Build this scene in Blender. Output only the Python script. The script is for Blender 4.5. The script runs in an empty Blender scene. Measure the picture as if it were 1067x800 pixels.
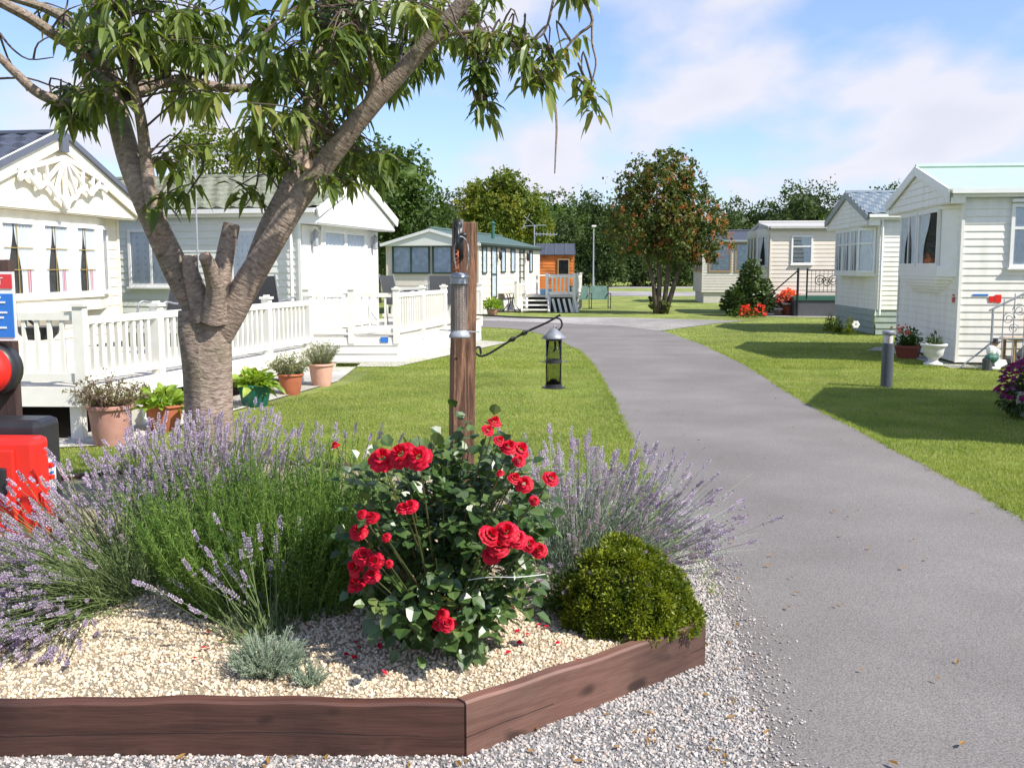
import bpy, math, random
import numpy as np
from mathutils import Vector, Matrix
random.seed(7); RNG = np.random.default_rng(11)
SC = bpy.context.scene; COL = SC.collection
R = math.radians; PI = math.pi
# ------------------------------------------------------------------ camera and survey helpers
CAMH, F = 1.6, 1040.0
PITCH = math.atan(120.0/F)
cam = bpy.data.objects.new('camera', bpy.data.cameras.new('camera')); COL.objects.link(cam)
cam.location = (0, 0, CAMH); cam.rotation_euler = (PI/2-PITCH, 0, 0)
cam.data.sensor_width = 36; cam.data.lens = 36*F/1067.0
cam.data.clip_start = 0.05; cam.data.clip_end = 3000
SC.camera = cam
def ray(px, py):
    a = (px-533.5)/F; b = (py-400)/F; c, s = math.cos(PITCH), math.sin(PITCH)
    return Vector((a, c-b*s, -s-b*c))
def at(px, py, z=0.0):                    # the place on the level z seen at a spot of the survey photo
    d = ray(px, py); t = (z-CAMH)/d.z
    return Vector((d.x*t, d.y*t, z))
def cp(px, py, D):                        # the place D metres out
    d = ray(px, py); t = D/d.y
    return Vector((d.x*t, D, CAMH+d.z*t))
# ------------------------------------------------------------------ mesh builder
class MB:
    def __init__(s): s.V = []; s.n = 0; s.F = {}; s.uv = {}
    def np(s, V, *Fs):
        V = np.asarray(V, float).reshape(-1, 3)
        for f in Fs:
            f = np.asarray(f, int); s.F.setdefault(f.shape[1], []).append(f+s.n)
        s.V.append(V); s.n += len(V); return s
    def faces(s, V, F):
        d = {}
        for f in F: d.setdefault(len(f), []).append(f)
        return s.np(V, *[np.array(v) for v in d.values()])
    def box(s, c, d, rz=0.0, M=None):     # centre, size
        x, y, z = d[0]/2, d[1]/2, d[2]/2
        P = [(-x,-y,-z),(x,-y,-z),(x,y,-z),(-x,y,-z),(-x,-y,z),(x,-y,z),(x,y,z),(-x,y,z)]
        m = Matrix.Translation(Vector(c)) @ (M.to_4x4() if M else Matrix.Rotation(rz, 4, 'Z'))
        P = [tuple(m @ Vector(p)) for p in P]
        return s.np(P, [(0,3,2,1),(4,5,6,7),(0,1,5,4),(1,2,6,5),(2,3,7,6),(3,0,4,7)])
    def bar(s, a, b, w, h, up=(0,0,1)):    # a beam of section w x h from a to b
        a = Vector(a); b = Vector(b); t = b-a; L = t.length; t.normalize()
        u = Vector(up)
        if abs(t.dot(u)) > .98: u = Vector((1,0,0))
        sd = t.cross(u).normalized(); u = sd.cross(t).normalized()
        M = Matrix((t, sd, u)).transposed()
        return s.box((a+b)/2, (L, w, h), M=M)
    def tube(s, pts, rad, n=8, cap=True, wob=0.0):
        P = [Vector(p) for p in pts]; m = len(P)
        if not hasattr(rad, '__len__'): rad = [rad]*m
        T = [(P[min(i+1,m-1)]-P[max(i-1,0)]).normalized() for i in range(m)]
        u = Vector((0,0,1)) if abs(T[0].z) < .9 else Vector((1,0,0))
        u = (u-T[0]*u.dot(T[0])).normalized(); V = []
        for i in range(m):
            u = (u-T[i]*u.dot(T[i])).normalized(); v = T[i].cross(u)
            for k in range(n):
                a = 2*PI*k/n
                r = rad[i]*(1+(wob*(math.sin(3*a+i*.7)+math.sin(2*a-i*.43)) if wob else 0))
                V.append(P[i]+(u*math.cos(a)+v*math.sin(a))*r)
        Fc = [(i*n+k, i*n+(k+1)%n, (i+1)*n+(k+1)%n, (i+1)*n+k) for i in range(m-1) for k in range(n)]
        base = s.n; L = 0
        s.np([tuple(p) for p in V], Fc)
        if cap:
            s.F.setdefault(n, []).append(np.array([[base+k for k in range(n)][::-1], [base+(m-1)*n+k for k in range(n)]]))
        return s
    def lathe(s, c, prof, n=20, sx=1, sy=1):
        V = []; m = len(prof)
        for r, z in prof:
            for k in range(n):
                a = 2*PI*k/n; V.append((c[0]+r*math.cos(a)*sx, c[1]+r*math.sin(a)*sy, c[2]+z))
        Fc = [(i*n+k, i*n+(k+1)%n, (i+1)*n+(k+1)%n, (i+1)*n+k) for i in range(m-1) for k in range(n)]
        b = s.n; s.np(V, Fc)
        s.F.setdefault(n, []).append(np.array([[b+k for k in range(n)][::-1], [b+(m-1)*n+k for k in range(n)]]))
        return s
    def ball(s, c, r, n=10, m=7):
        r = r if hasattr(r, '__len__') else (r, r, r); V = []
        for i in range(m+1):
            t = PI*(.02+.96*i/m)
            for k in range(n): V.append((c[0]+r[0]*math.sin(t)*math.cos(2*PI*k/n), c[1]+r[1]*math.sin(t)*math.sin(2*PI*k/n), c[2]-r[2]*math.cos(t)))
        return s.np(V, [(i*n+k, i*n+(k+1)%n, (i+1)*n+(k+1)%n, (i+1)*n+k) for i in range(m) for k in range(n)])
    def prism(s, poly, off):               # a flat outline pushed along off
        n = len(poly); P = [Vector(p) for p in poly]; o = Vector(off)
        V = [tuple(p) for p in P]+[tuple(p+o) for p in P]
        return s.faces(V, [tuple(range(n))[::-1], tuple(range(n, 2*n))]+[(i, (i+1)%n, n+(i+1)%n, n+i) for i in range(n)])
    def build(s, name, m, parent=None, smooth=False, bevel=0, loc=None, fixn=False):
        me = bpy.data.meshes.new(name)
        V = np.concatenate(s.V) if s.V else np.zeros((0, 3))
        me.vertices.add(len(V)); me.vertices.foreach_set('co', V.astype(np.float32).ravel())
        loops, starts, pos = [], [], 0
        for k, fs in s.F.items():
            f = np.concatenate(fs); loops.append(f.ravel()); starts.append(pos+np.arange(len(f))*k); pos += f.size
        loops = np.concatenate(loops); starts = np.concatenate(starts)
        me.loops.add(len(loops)); me.loops.foreach_set('vertex_index', loops.astype(np.int32))
        me.polygons.add(len(starts)); me.polygons.foreach_set('loop_start', starts.astype(np.int32))
        me.polygons.foreach_set('use_smooth', np.full(len(starts), bool(smooth)))
        me.update(calc_edges=True); me.validate()
        if fixn:
            import bmesh
            b = bmesh.new(); b.from_mesh(me); bmesh.ops.recalc_face_normals(b, faces=b.faces); b.to_mesh(me); b.free()
        me.materials.append(m)
        o = bpy.data.objects.new(name, me); COL.objects.link(o)
        if parent: o.parent = parent
        if loc: o.location = loc
        if bevel:
            md = o.modifiers.new('bevel', 'BEVEL'); md.width = bevel; md.segments = 2; md.limit_method = 'ANGLE'
        return o
def tag(o, label=None, cat=None, group=None, kind=None):
    if label: o['label'] = label
    if cat: o['category'] = cat
    if group: o['group'] = group
    if kind: o['kind'] = kind
    return o
def thing(name, label, cat, loc=(0,0,0), rz=0, group=None):
    o = bpy.data.objects.new(name, None); COL.objects.link(o); o.location = loc; o.rotation_euler = (0,0,rz)
    o.empty_display_size = .1
    return tag(o, label, cat, group)
def copy_tree(o, parent=None):
    c = o.copy(); COL.objects.link(c)
    if parent: c.parent = parent
    for ch in [x for x in COL.objects if x.parent == o]: copy_tree(ch, c)
    return c
# ------------------------------------------------------------------ materials
def _nt(name):
    m = bpy.data.materials.new(name); m.use_nodes = True; nt = m.node_tree
    return m, nt, nt.nodes['Principled BSDF'], nt.nodes['Material Output']
def _noise(nt, scale, detail=4, coord='Object', stretch=None, rough=.55):
    tc = nt.nodes.new('ShaderNodeTexCoord'); n = nt.nodes.new('ShaderNodeTexNoise')
    n.inputs['Scale'].default_value = scale; n.inputs['Detail'].default_value = detail; n.inputs['Roughness'].default_value = rough
    if stretch:
        mp = nt.nodes.new('ShaderNodeMapping'); mp.inputs['Scale'].default_value = stretch
        nt.links.new(tc.outputs[coord], mp.inputs[0]); nt.links.new(mp.outputs[0], n.inputs['Vector'])
    else: nt.links.new(tc.outputs[coord], n.inputs['Vector'])
    return n
def _ramp(nt, src, stops):
    r = nt.nodes.new('ShaderNodeValToRGB'); e = r.color_ramp.elements
    while len(e) < len(stops): e.new(.5)
    for i, (p, c) in enumerate(stops): e[i].position = p; e[i].color = (*c, 1)
    nt.links.new(src, r.inputs[0]); return r
def _bump(nt, src, strength, dist, prev=None):
    b = nt.nodes.new('ShaderNodeBump'); b.inputs['Strength'].default_value = strength; b.inputs['Distance'].default_value = dist
    nt.links.new(src, b.inputs['Height'])
    if prev: nt.links.new(prev.outputs[0], b.inputs['Normal'])
    return b
def pm(name, c1, c2=None, scale=6, rough=.6, bump=0, bscale=40, bdist=.01, metal=0, spec=.5, stretch=None, lo=.35, hi=.65):
    m, nt, p, out = _nt(name)
    p.inputs['Roughness'].default_value = rough; p.inputs['Metallic'].default_value = metal
    p.inputs['Specular IOR Level'].default_value = spec
    c2 = c2 or tuple(x*.9 for x in c1)
    n = _noise(nt, scale, 5, stretch=stretch); r = _ramp(nt, n.outputs[0], [(lo, c1), (hi, c2)])
    nt.links.new(r.outputs[0], p.inputs['Base Color'])
    if bump:
        n2 = _noise(nt, bscale, 5, stretch=stretch); b = _bump(nt, n2.outputs[0], bump, bdist)
        nt.links.new(b.outputs[0], p.inputs['Normal'])
    return m
def leafm(name, cols, trans=.35, rough=.45, spec=.4, nscale=3.0):
    m, nt, p, out = _nt(name)
    g = nt.nodes.new('ShaderNodeNewGeometry'); n = _noise(nt, nscale, 2)
    mx = nt.nodes.new('ShaderNodeMath'); mx.operation = 'MULTIPLY_ADD'
    nt.links.new(g.outputs['Random Per Island'], mx.inputs[0]); mx.inputs[1].default_value = .55
    sb = nt.nodes.new('ShaderNodeMath'); sb.operation = 'MULTIPLY_ADD'; nt.links.new(n.outputs[0], sb.inputs[0]); sb.inputs[1].default_value = 1.3; sb.inputs[2].default_value = -.42
    nt.links.new(sb.outputs[0], mx.inputs[2])
    r = _ramp(nt, mx.outputs[0], [(i/(max(1, len(cols)-1))*.9+.05, c) for i, c in enumerate(cols)])
    nt.links.new(r.outputs[0], p.inputs['Base Color']); p.inputs['Roughness'].default_value = rough; p.inputs['Specular IOR Level'].default_value = spec
    t = nt.nodes.new('ShaderNodeBsdfTranslucent'); ms = nt.nodes.new('ShaderNodeMixShader'); ms.inputs[0].default_value = trans
    mul = nt.nodes.new('ShaderNodeMixRGB'); mul.blend_type = 'MULTIPLY'; mul.inputs[0].default_value = 1; mul.inputs[2].default_value = (1.5, 1.5, .5, 1)
    nt.links.new(r.outputs[0], mul.inputs[1]); nt.links.new(mul.outputs[0], t.inputs[0])
    nt.links.new(p.outputs[0], ms.inputs[1]); nt.links.new(t.outputs[0], ms.inputs[2]); nt.links.new(ms.outputs[0], out.inputs[0])
    return m
def stonem(name, cols, rough=.8):
    m, nt, p, out = _nt(name)
    g = nt.nodes.new('ShaderNodeNewGeometry')
    r = _ramp(nt, g.outputs['Random Per Island'], [(i/(len(cols)-1), c) for i, c in enumerate(cols)])
    n = _noise(nt, 120, 3); mx = nt.nodes.new('ShaderNodeMixRGB'); mx.blend_type = 'MULTIPLY'; mx.inputs[0].default_value = .5
    r2 = _ramp(nt, n.outputs[0], [(.35, (.6,.58,.56)), (.65, (1,1,1))])
    nt.links.new(r.outputs[0], mx.inputs[1]); nt.links.new(r2.outputs[0], mx.inputs[2]); nt.links.new(mx.outputs[0], p.inputs['Base Color'])
    p.inputs['Roughness'].default_value = rough
    return m
def glassm(name, tint=(.9,.95,1), clear=1.0):
    m, nt, p, out = _nt(name); nt.nodes.remove(p)
    t = nt.nodes.new('ShaderNodeBsdfTransparent'); t.inputs[0].default_value = (*[x*clear for x in tint], 1)
    g = nt.nodes.new('ShaderNodeBsdfGlossy'); g.inputs['Roughness'].default_value = .02
    f = nt.nodes.new('ShaderNodeFresnel'); f.inputs[0].default_value = 1.25
    ms = nt.nodes.new('ShaderNodeMixShader'); nt.links.new(f.outputs[0], ms.inputs[0]); nt.links.new(t.outputs[0], ms.inputs[1]); nt.links.new(g.outputs[0], ms.inputs[2])
    nt.links.new(ms.outputs[0], out.inputs[0]); return m
def lacem(name):
    m, nt, p, out = _nt(name); p.inputs['Base Color'].default_value = (.86,.86,.85,1); p.inputs['Roughness'].default_value = .9
    t = nt.nodes.new('ShaderNodeBsdfTransparent'); ms = nt.nodes.new('ShaderNodeMixShader'); ms.inputs[0].default_value = .72
    nt.links.new(t.outputs[0], ms.inputs[1]); nt.links.new(p.outputs[0], ms.inputs[2]); nt.links.new(ms.outputs[0], out.inputs[0]); return m
def barkm():
    m, nt, p, out = _nt('cherry_bark')
    tc = nt.nodes.new('ShaderNodeTexCoord'); mp = nt.nodes.new('ShaderNodeMapping'); mp.inputs['Scale'].default_value = (2.6, 20, 1)
    nt.links.new(tc.outputs['UV'], mp.inputs[0])
    n = nt.nodes.new('ShaderNodeTexNoise'); n.inputs['Scale'].default_value = 2.6; n.inputs['Detail'].default_value = 8; n.inputs['Distortion'].default_value = .25; n.inputs['Roughness'].default_value = .62
    nt.links.new(mp.outputs[0], n.inputs['Vector'])
    n2 = _noise(nt, 5, 5); n3 = _noise(nt, 60, 4)
    r = _ramp(nt, n.outputs[0], [(.30, (.10,.07,.055)), (.43, (.24,.18,.15)), (.60, (.34,.27,.225)), (.76, (.50,.43,.37))])
    r2 = _ramp(nt, n2.outputs[0], [(.38, (1.12,1.1,1.08)), (.50, (.95,.95,.92)), (.64, (.66,.72,.58))])
    mx = nt.nodes.new('ShaderNodeMixRGB'); mx.blend_type = 'MULTIPLY'; mx.inputs[0].default_value = .8
    nt.links.new(r.outputs[0], mx.inputs[1]); nt.links.new(r2.outputs[0], mx.inputs[2]); nt.links.new(mx.outputs[0], p.inputs['Base Color'])
    b1 = _bump(nt, n.outputs[0], .8, .02); b2 = _bump(nt, n3.outputs[0], .5, .006, b1); nt.links.new(b2.outputs[0], p.inputs['Normal'])
    p.inputs['Roughness'].default_value = .62; p.inputs['Specular IOR Level'].default_value = .35
    return m
def woodm(name, cols, axis='x', rough=.7, bump=.5, ring=9.0, fine=22.0, rz=0.0):
    m, nt, p, out = _nt(name); st = {'x': (1, 14, 14), 'z': (14, 14, 1), 'y': (14, 1, 14)}[axis]
    tc = nt.nodes.new('ShaderNodeTexCoord'); rt = nt.nodes.new('ShaderNodeMapping'); rt.inputs['Rotation'].default_value = (0, 0, -rz)
    nt.links.new(tc.outputs['Object'], rt.inputs[0])
    def nz(sc, strch, det, dist=0):
        mp = nt.nodes.new('ShaderNodeMapping'); mp.inputs['Scale'].default_value = strch; nt.links.new(rt.outputs[0], mp.inputs[0])
        q = nt.nodes.new('ShaderNodeTexNoise'); q.inputs['Scale'].default_value = sc; q.inputs['Detail'].default_value = det; q.inputs['Distortion'].default_value = dist
        nt.links.new(mp.outputs[0], q.inputs['Vector']); return q
    n = nz(ring/6, st, 3, .8); n2 = nz(fine/2, st, 6); n3 = nz(2.2, (1,1,1), 5)
    r = _ramp(nt, n.outputs[0], [(.35, cols[0]), (.5, cols[1]), (.65, cols[0])])
    r3 = _ramp(nt, n3.outputs[0], [(.38, (.55,.52,.5)), (.5, (1,1,1)), (.66, (1.25,1.15,1.1))])
    mx = nt.nodes.new('ShaderNodeMixRGB'); mx.blend_type = 'MULTIPLY'; mx.inputs[0].default_value = .75
    r4 = _ramp(nt, n2.outputs[0], [(.4, (1-.5*bump,)*3), (.6, (1.06,1.06,1.06))])
    m2 = nt.nodes.new('ShaderNodeMixRGB'); m2.blend_type = 'MULTIPLY'; m2.inputs[0].default_value = .8
    nt.links.new(r.outputs[0], mx.inputs[1]); nt.links.new(r3.outputs[0], mx.inputs[2])
    nt.links.new(mx.outputs[0], m2.inputs[1]); nt.links.new(r4.outputs[0], m2.inputs[2]); nt.links.new(m2.outputs[0], p.inputs['Base Color'])
    if name.startswith('brown_stained'):
        sep = nt.nodes.new('ShaderNodeSeparateXYZ'); nt.links.new(rt.outputs[0], sep.inputs[0])
        cn = nz(1.3, (1, .2, .2), 4); kn = nz(5.5, (1, 1, 1.6), 1); gate = nz(.9, (1, .1, .1), 1)
        def mt(op, a, b=0.0):
            q = nt.nodes.new('ShaderNodeMath'); q.operation = op
            for i, v in enumerate((a, b)):
                if isinstance(v, (int, float)): q.inputs[i].default_value = v
                else: nt.links.new(v, q.inputs[i])
            return q.outputs[0]
        dz = mt('ABSOLUTE', mt('SUBTRACT', mt('SUBTRACT', sep.outputs[2], .085), mt('MULTIPLY', mt('SUBTRACT', cn.outputs[0], .5), .06)))
        cr_ = mt('MULTIPLY', mt('LESS_THAN', dz, .0016), mt('GREATER_THAN', gate.outputs[0], .47))
        kr = _ramp(nt, kn.outputs[0], [(.66, (1,1,1)), (.74, (.35,.33,.33))])
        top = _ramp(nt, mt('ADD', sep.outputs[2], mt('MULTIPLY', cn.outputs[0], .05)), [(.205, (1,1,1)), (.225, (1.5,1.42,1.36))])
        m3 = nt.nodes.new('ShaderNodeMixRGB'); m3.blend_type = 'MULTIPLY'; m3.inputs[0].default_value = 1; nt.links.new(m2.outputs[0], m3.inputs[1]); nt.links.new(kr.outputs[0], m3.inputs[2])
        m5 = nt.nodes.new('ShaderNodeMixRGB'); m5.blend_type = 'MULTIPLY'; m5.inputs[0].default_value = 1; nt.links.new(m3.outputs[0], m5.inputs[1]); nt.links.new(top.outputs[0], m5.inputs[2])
        m4 = nt.nodes.new('ShaderNodeMixRGB'); m4.inputs[2].default_value = (.012,.008,.007,1); nt.links.new(cr_, m4.inputs[0]); nt.links.new(m5.outputs[0], m4.inputs[1]); nt.links.new(m4.outputs[0], p.inputs['Base Color'])
    b = _bump(nt, n2.outputs[0], bump, .006); b2 = _bump(nt, n.outputs[0], bump*.6, .01, b); nt.links.new(b2.outputs[0], p.inputs['Normal'])
    p.inputs['Roughness'].default_value = rough; return m
def groundm(name, cols, s1, s2, bump=.4, rough=.95, dist=.02, s0=.25, low=.5):
    m, nt, p, out = _nt(name)
    a = _noise(nt, s1, 6); b = _noise(nt, s2, 3, rough=.7); c = _noise(nt, s0, 3)
    r = _ramp(nt, a.outputs[0], [(.32, cols[0]), (.5, cols[1]), (.68, cols[2])])
    r2 = _ramp(nt, b.outputs[0], [(.3, (.45,.45,.45)), (.5, (1,1,1)), (.7, (1.5,1.5,1.5))])
    r3 = _ramp(nt, c.outputs[0], [(.38, (1-low*.5,)*3), (.62, (1+low*.3,)*3)])
    mx = nt.nodes.new('ShaderNodeMixRGB'); mx.blend_type = 'MULTIPLY'; mx.inputs[0].default_value = .8
    m2 = nt.nodes.new('ShaderNodeMixRGB'); m2.blend_type = 'MULTIPLY'; m2.inputs[0].default_value = 1
    nt.links.new(r.outputs[0], mx.inputs[1]); nt.links.new(r2.outputs[0], mx.inputs[2]); nt.links.new(mx.outputs[0], m2.inputs[1]); nt.links.new(r3.outputs[0], m2.inputs[2])
    nt.links.new(m2.outputs[0], p.inputs['Base Color']); p.inputs['Roughness'].default_value = rough; p.inputs['Specular IOR Level'].default_value = .25
    bb = _bump(nt, b.outputs[0], bump, dist); nt.links.new(bb.outputs[0], p.inputs['Normal'])
    return m
M = dict(
 cream=pm('cream_cladding', (.80,.74,.59), (.76,.69,.54), rough=.5),
 creamtrim=pm('cream_trim', (.83,.78,.64), rough=.5),
 white=pm('white_upvc', (.80,.80,.78), (.76,.76,.73), rough=.35),
 deckw=pm('white_decking_rail', (.80,.78,.72), (.74,.72,.65), rough=.45),
 deckf=pm('pale_deck_boards', (.62,.58,.50), (.54,.50,.43), rough=.6),
 sidw=pm('white_siding', (.80,.78,.72), (.66,.66,.58), scale=2.2, rough=.45, stretch=(2.5,2.5,.5), lo=.42, hi=.8),
 sidc=pm('cream_siding', (.74,.67,.58), (.69,.62,.53), scale=2.5, rough=.5),
 sidg=pm('green_grey_siding', (.72,.74,.68), (.67,.69,.63), scale=2.5, rough=.5),
 sidgg=pm('grey_green_skirt', (.30,.36,.32), (.26,.31,.28), rough=.6),
 beige=pm('beige_panel', (.55,.52,.46), (.5,.47,.42), rough=.6),
 brownf=pm('brown_frame', (.33,.22,.12), rough=.5),
 slateb=pm('blue_slate_tiles', (.075,.085,.115), (.05,.058,.08), scale=9, rough=.5, bump=.3),
 tileg=pm('grey_green_tiles', (.24,.25,.18), (.15,.165,.115), scale=12, rough=.7, bump=.4),
 roofgreen=pm('dark_green_roof', (.075,.13,.115), (.055,.10,.09), rough=.6, bump=.3),
 roofmint=pm('pale_green_roof', (.40,.52,.44), (.37,.48,.41), rough=.55),
 roofblue=pm('grey_blue_roof', (.20,.25,.29), (.15,.19,.22), scale=14, rough=.5, bump=.4),
 roofgrey=pm('pale_grey_roof', (.48,.47,.45), rough=.6),
 roofdark=pm('dark_grey_roof', (.06,.07,.09), rough=.6),
 slatef=pm('slate_blue_fascia', (.11,.12,.16), rough=.45),
 greyf=pm('grey_fascia', (.30,.33,.34), rough=.5),
 greenf=pm('dark_green_frame', (.03,.055,.045), rough=.45),
 black=pm('black_plastic', (.02,.021,.025), (.03,.03,.034), rough=.42),
 blackm=pm('black_iron', (.02,.02,.022), rough=.45, metal=.3),
 dark=pm('painted_dark', (.035,.033,.03), (.06,.055,.05), scale=2, rough=.9),  # painted shade for window backings and the block under the far deck
 curtain=pm('net_curtain', (.88,.88,.87), (.80,.80,.80), rough=.9),
 bcurtain=pm('blue_grey_curtain', (.66,.70,.74), (.46,.50,.57), rough=.9),
 pinkc=pm('pink_curtain', (.55,.22,.24), rough=.9),
 gold=pm('gold_glazing_bar', (.55,.36,.10), rough=.4),
 steel=pm('grey_metal', (.22,.23,.26), (.28,.29,.32), rough=.45, metal=.3, scale=20),
 steelw=pm('pale_metal', (.28,.30,.34), (.38,.40,.43), rough=.4, metal=.2, scale=20),
 chair=pm('grey_chair_mesh', (.07,.075,.085), rough=.6),
 terra=pm('terracotta', (.42,.13,.06), (.33,.10,.045), scale=10, rough=.8, bump=.2),
 terra2=pm('faded_terracotta', (.46,.25,.20), (.38,.19,.15), scale=9, rough=.85, bump=.2),
 terra3=pm('pink_terracotta', (.62,.36,.28), (.55,.30,.22), scale=9, rough=.85, bump=.2),
 greenpot=pm('green_glazed_pot', (.015,.12,.085), (.01,.09,.07), rough=.3),
 trough=pm('red_brown_plastic', (.22,.05,.035), rough=.55),
 urn=pm('white_urn', (.68,.68,.66), (.58,.58,.56), rough=.7, bump=.2),
 soil=pm('potting_soil', (.045,.03,.02), rough=1),
 red=pm('red_plastic', (.75,.028,.018), (.70,.024,.018), scale=3, rough=.35),
 redp=pm('red_print', (.65,.05,.06), rough=.5), bluep=pm('blue_print', (.03,.18,.60), rough=.4), whitep=pm('white_print', (.8,.8,.8), rough=.5),
 brownp=woodm('brown_painted_post', ((.06,.035,.03), (.09,.05,.042)), 'z'),
 orange=woodm('orange_stained_boards', ((.52,.15,.025), (.60,.19,.035)), 'x', bump=.2),
 conc=groundm('pale_concrete', ((.42,.40,.36), (.48,.46,.42), (.54,.52,.47)), 3, 60, .2),
 asphalt=groundm('asphalt', ((.186,.170,.160), (.198,.182,.172), (.212,.195,.184)), .9, 120, .5, .85, .008, s0=.45, low=.2),
 path=groundm('pale_tarmac', ((.29,.27,.265), (.32,.30,.295), (.36,.34,.33)), 2, 60, .2),
 lawn=groundm('lawn_grass', ((.19,.24,.055), (.24,.29,.07), (.31,.33,.105)), 1.6, 110, .9, .95, .03, s0=.6, low=.5),
 grass=leafm('grass_blade', [(.15,.21,.04), (.235,.30,.065), (.31,.37,.09), (.42,.40,.15)], .35, .6, .2, 1.3),
 bedg=groundm('cream_gravel_base', ((.42,.33,.22), (.52,.43,.30), (.60,.50,.37)), 25, 130, 1, .95, .02),
 greyg=groundm('grey_gravel_base', ((.19,.185,.18), (.28,.27,.26), (.36,.34,.33)), 25, 130, 1, .95, .02),
 pebc=stonem('cream_pebbles', [(.52,.38,.24), (.70,.57,.40), (.76,.66,.50), (.60,.47,.33), (.82,.76,.62)]),
 pebg=stonem('grey_chippings', [(.20,.195,.20), (.42,.40,.38), (.31,.30,.30), (.58,.54,.50), (.46,.37,.31), (.66,.63,.59)]),
 bark=barkm(), cut=pm('cut_wood', (.48,.33,.24), (.34,.22,.16), scale=25, rough=.8, bump=.3),
 bark2=pm('grey_brown_bark', (.13,.10,.075), (.08,.06,.045), scale=12, rough=.9, bump=.8),
 twig=pm('dark_twig', (.11,.075,.06), (.07,.05,.04), rough=.8),
 cherryl=leafm('cherry_leaf', [(.048,.078,.016), (.08,.125,.026), (.13,.185,.04), (.22,.27,.07), (.32,.26,.09)], .38, .38, .5, 1.5),
 darktree=leafm('dark_tree_leaf', [(.024,.045,.014), (.042,.072,.020), (.065,.105,.028), (.10,.14,.04)], .3, .55, .3, .5),
 midtree=leafm('mid_tree_leaf', [(.035,.065,.014), (.055,.10,.02), (.085,.145,.028), (.12,.18,.04)], .35, .55, .3, .4),
 yellowtree=leafm('yellowing_leaf', [(.05,.09,.015), (.10,.15,.02), (.17,.21,.03), (.36,.30,.05)], .4, .55, .3, .6),
 rowanl=leafm('rowan_leaf', [(.035,.065,.014), (.065,.10,.022), (.11,.13,.03), (.22,.14,.045)], .35, .55, .3, 1.0),
 berry=stonem('rowan_berry', [(.50,.12,.02), (.62,.20,.035), (.52,.15,.025)], .5),
 lavst=leafm('lavender_stem', [(.12,.17,.06), (.17,.23,.09), (.24,.29,.14)], .25, .7, .2),
 lavfl=leafm('lavender_flower', [(.27,.20,.37), (.39,.31,.49), (.50,.42,.59), (.63,.56,.69)], .25, .8, .1, 6),
 rosem=leafm('rosemary_needle', [(.035,.085,.014), (.08,.155,.026), (.14,.23,.042), (.20,.30,.06)], .25, .6, .25, 5),
 santo=leafm('silver_foliage', [(.17,.24,.17), (.27,.33,.24), (.38,.43,.34)], .2, .8, .2),
 rosel=leafm('rose_leaf', [(.025,.055,.014), (.045,.09,.022), (.08,.14,.038), (.15,.20,.06)], .2, .36, .7, 6),
 rosef=leafm('rose_petal', [(.42,.002,.014), (.56,.004,.03), (.66,.014,.06)], .3, .55, .3, 8),
 rosest=pm('rose_stem', (.05,.09,.02), (.10,.06,.03), rough=.6),
 box=leafm('shrub_leaf', [(.03,.055,.008), (.09,.13,.012), (.19,.23,.018), (.34,.36,.04)], .3, .45, .35, 12),
 hosta=leafm('hosta_leaf', [(.14,.24,.02), (.24,.36,.05), (.40,.48,.12)], .35, .45, .4, 8),
 purplel=leafm('purple_brown_leaf', [(.10,.05,.05), (.18,.11,.09), (.16,.17,.06), (.22,.13,.12)], .3, .6, .3, 12),
 greyl=leafm('grey_green_leaf', [(.12,.14,.06), (.19,.21,.10), (.30,.30,.18)], .3, .6, .3, 10),
 brownl=leafm('dry_brown_leaf', [(.25,.14,.04), (.34,.20,.07)], .3, .6, .3, 10),
 petun=leafm('petunia_flower', [(.10,.02,.16), (.30,.01,.10), (.20,.08,.30), (.35,.02,.12)], .3, .6, .3, 14),
 redfl=leafm('red_geranium', [(.75,.03,.04), (.8,.12,.08)], .3, .6, .3, 14),
 pinkfl=leafm('coral_flower', [(.8,.12,.07), (.8,.22,.14)], .3, .6, .3, 14),
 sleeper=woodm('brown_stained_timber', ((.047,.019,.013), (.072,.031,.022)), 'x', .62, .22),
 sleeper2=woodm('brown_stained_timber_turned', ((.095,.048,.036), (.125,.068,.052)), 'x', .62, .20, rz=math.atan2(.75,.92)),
 post=woodm('weathered_post', ((.085,.04,.022), (.27,.145,.085)), 'z', .8, .9, ring=11, fine=40),
 lace=lacem('lace_net_curtain'), glass=glassm('window_glass'), tubeg=glassm('dark_mesh_tube', (.72,.75,.62), .85),
 seed=pm('seed_mesh', (.24,.16,.11), (.36,.27,.20), scale=90, rough=.8, bump=.8, bscale=160),
 greenm=pm('green_metal', (.03,.12,.09), rough=.5), greyb=pm('bollard_grey', (.075,.085,.10), rough=.4),
 brasslens=pm('bollard_lens', (.60,.60,.60), rough=.25), copper=pm('copper_trim', (.45,.22,.12), rough=.4, metal=.5),
 greenbench=pm('green_bench_slats', (.10,.19,.16), (.07,.14,.12), rough=.6),
 tablew=woodm('pale_table_wood', ((.48,.30,.15), (.56,.37,.2)), 'x', bump=.2),
 lblue=pm('light_blue_cloth', (.2,.45,.65), rough=.8), skirtw=pm('white_skirt_panel', (.74,.73,.69), rough=.5),
)
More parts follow.
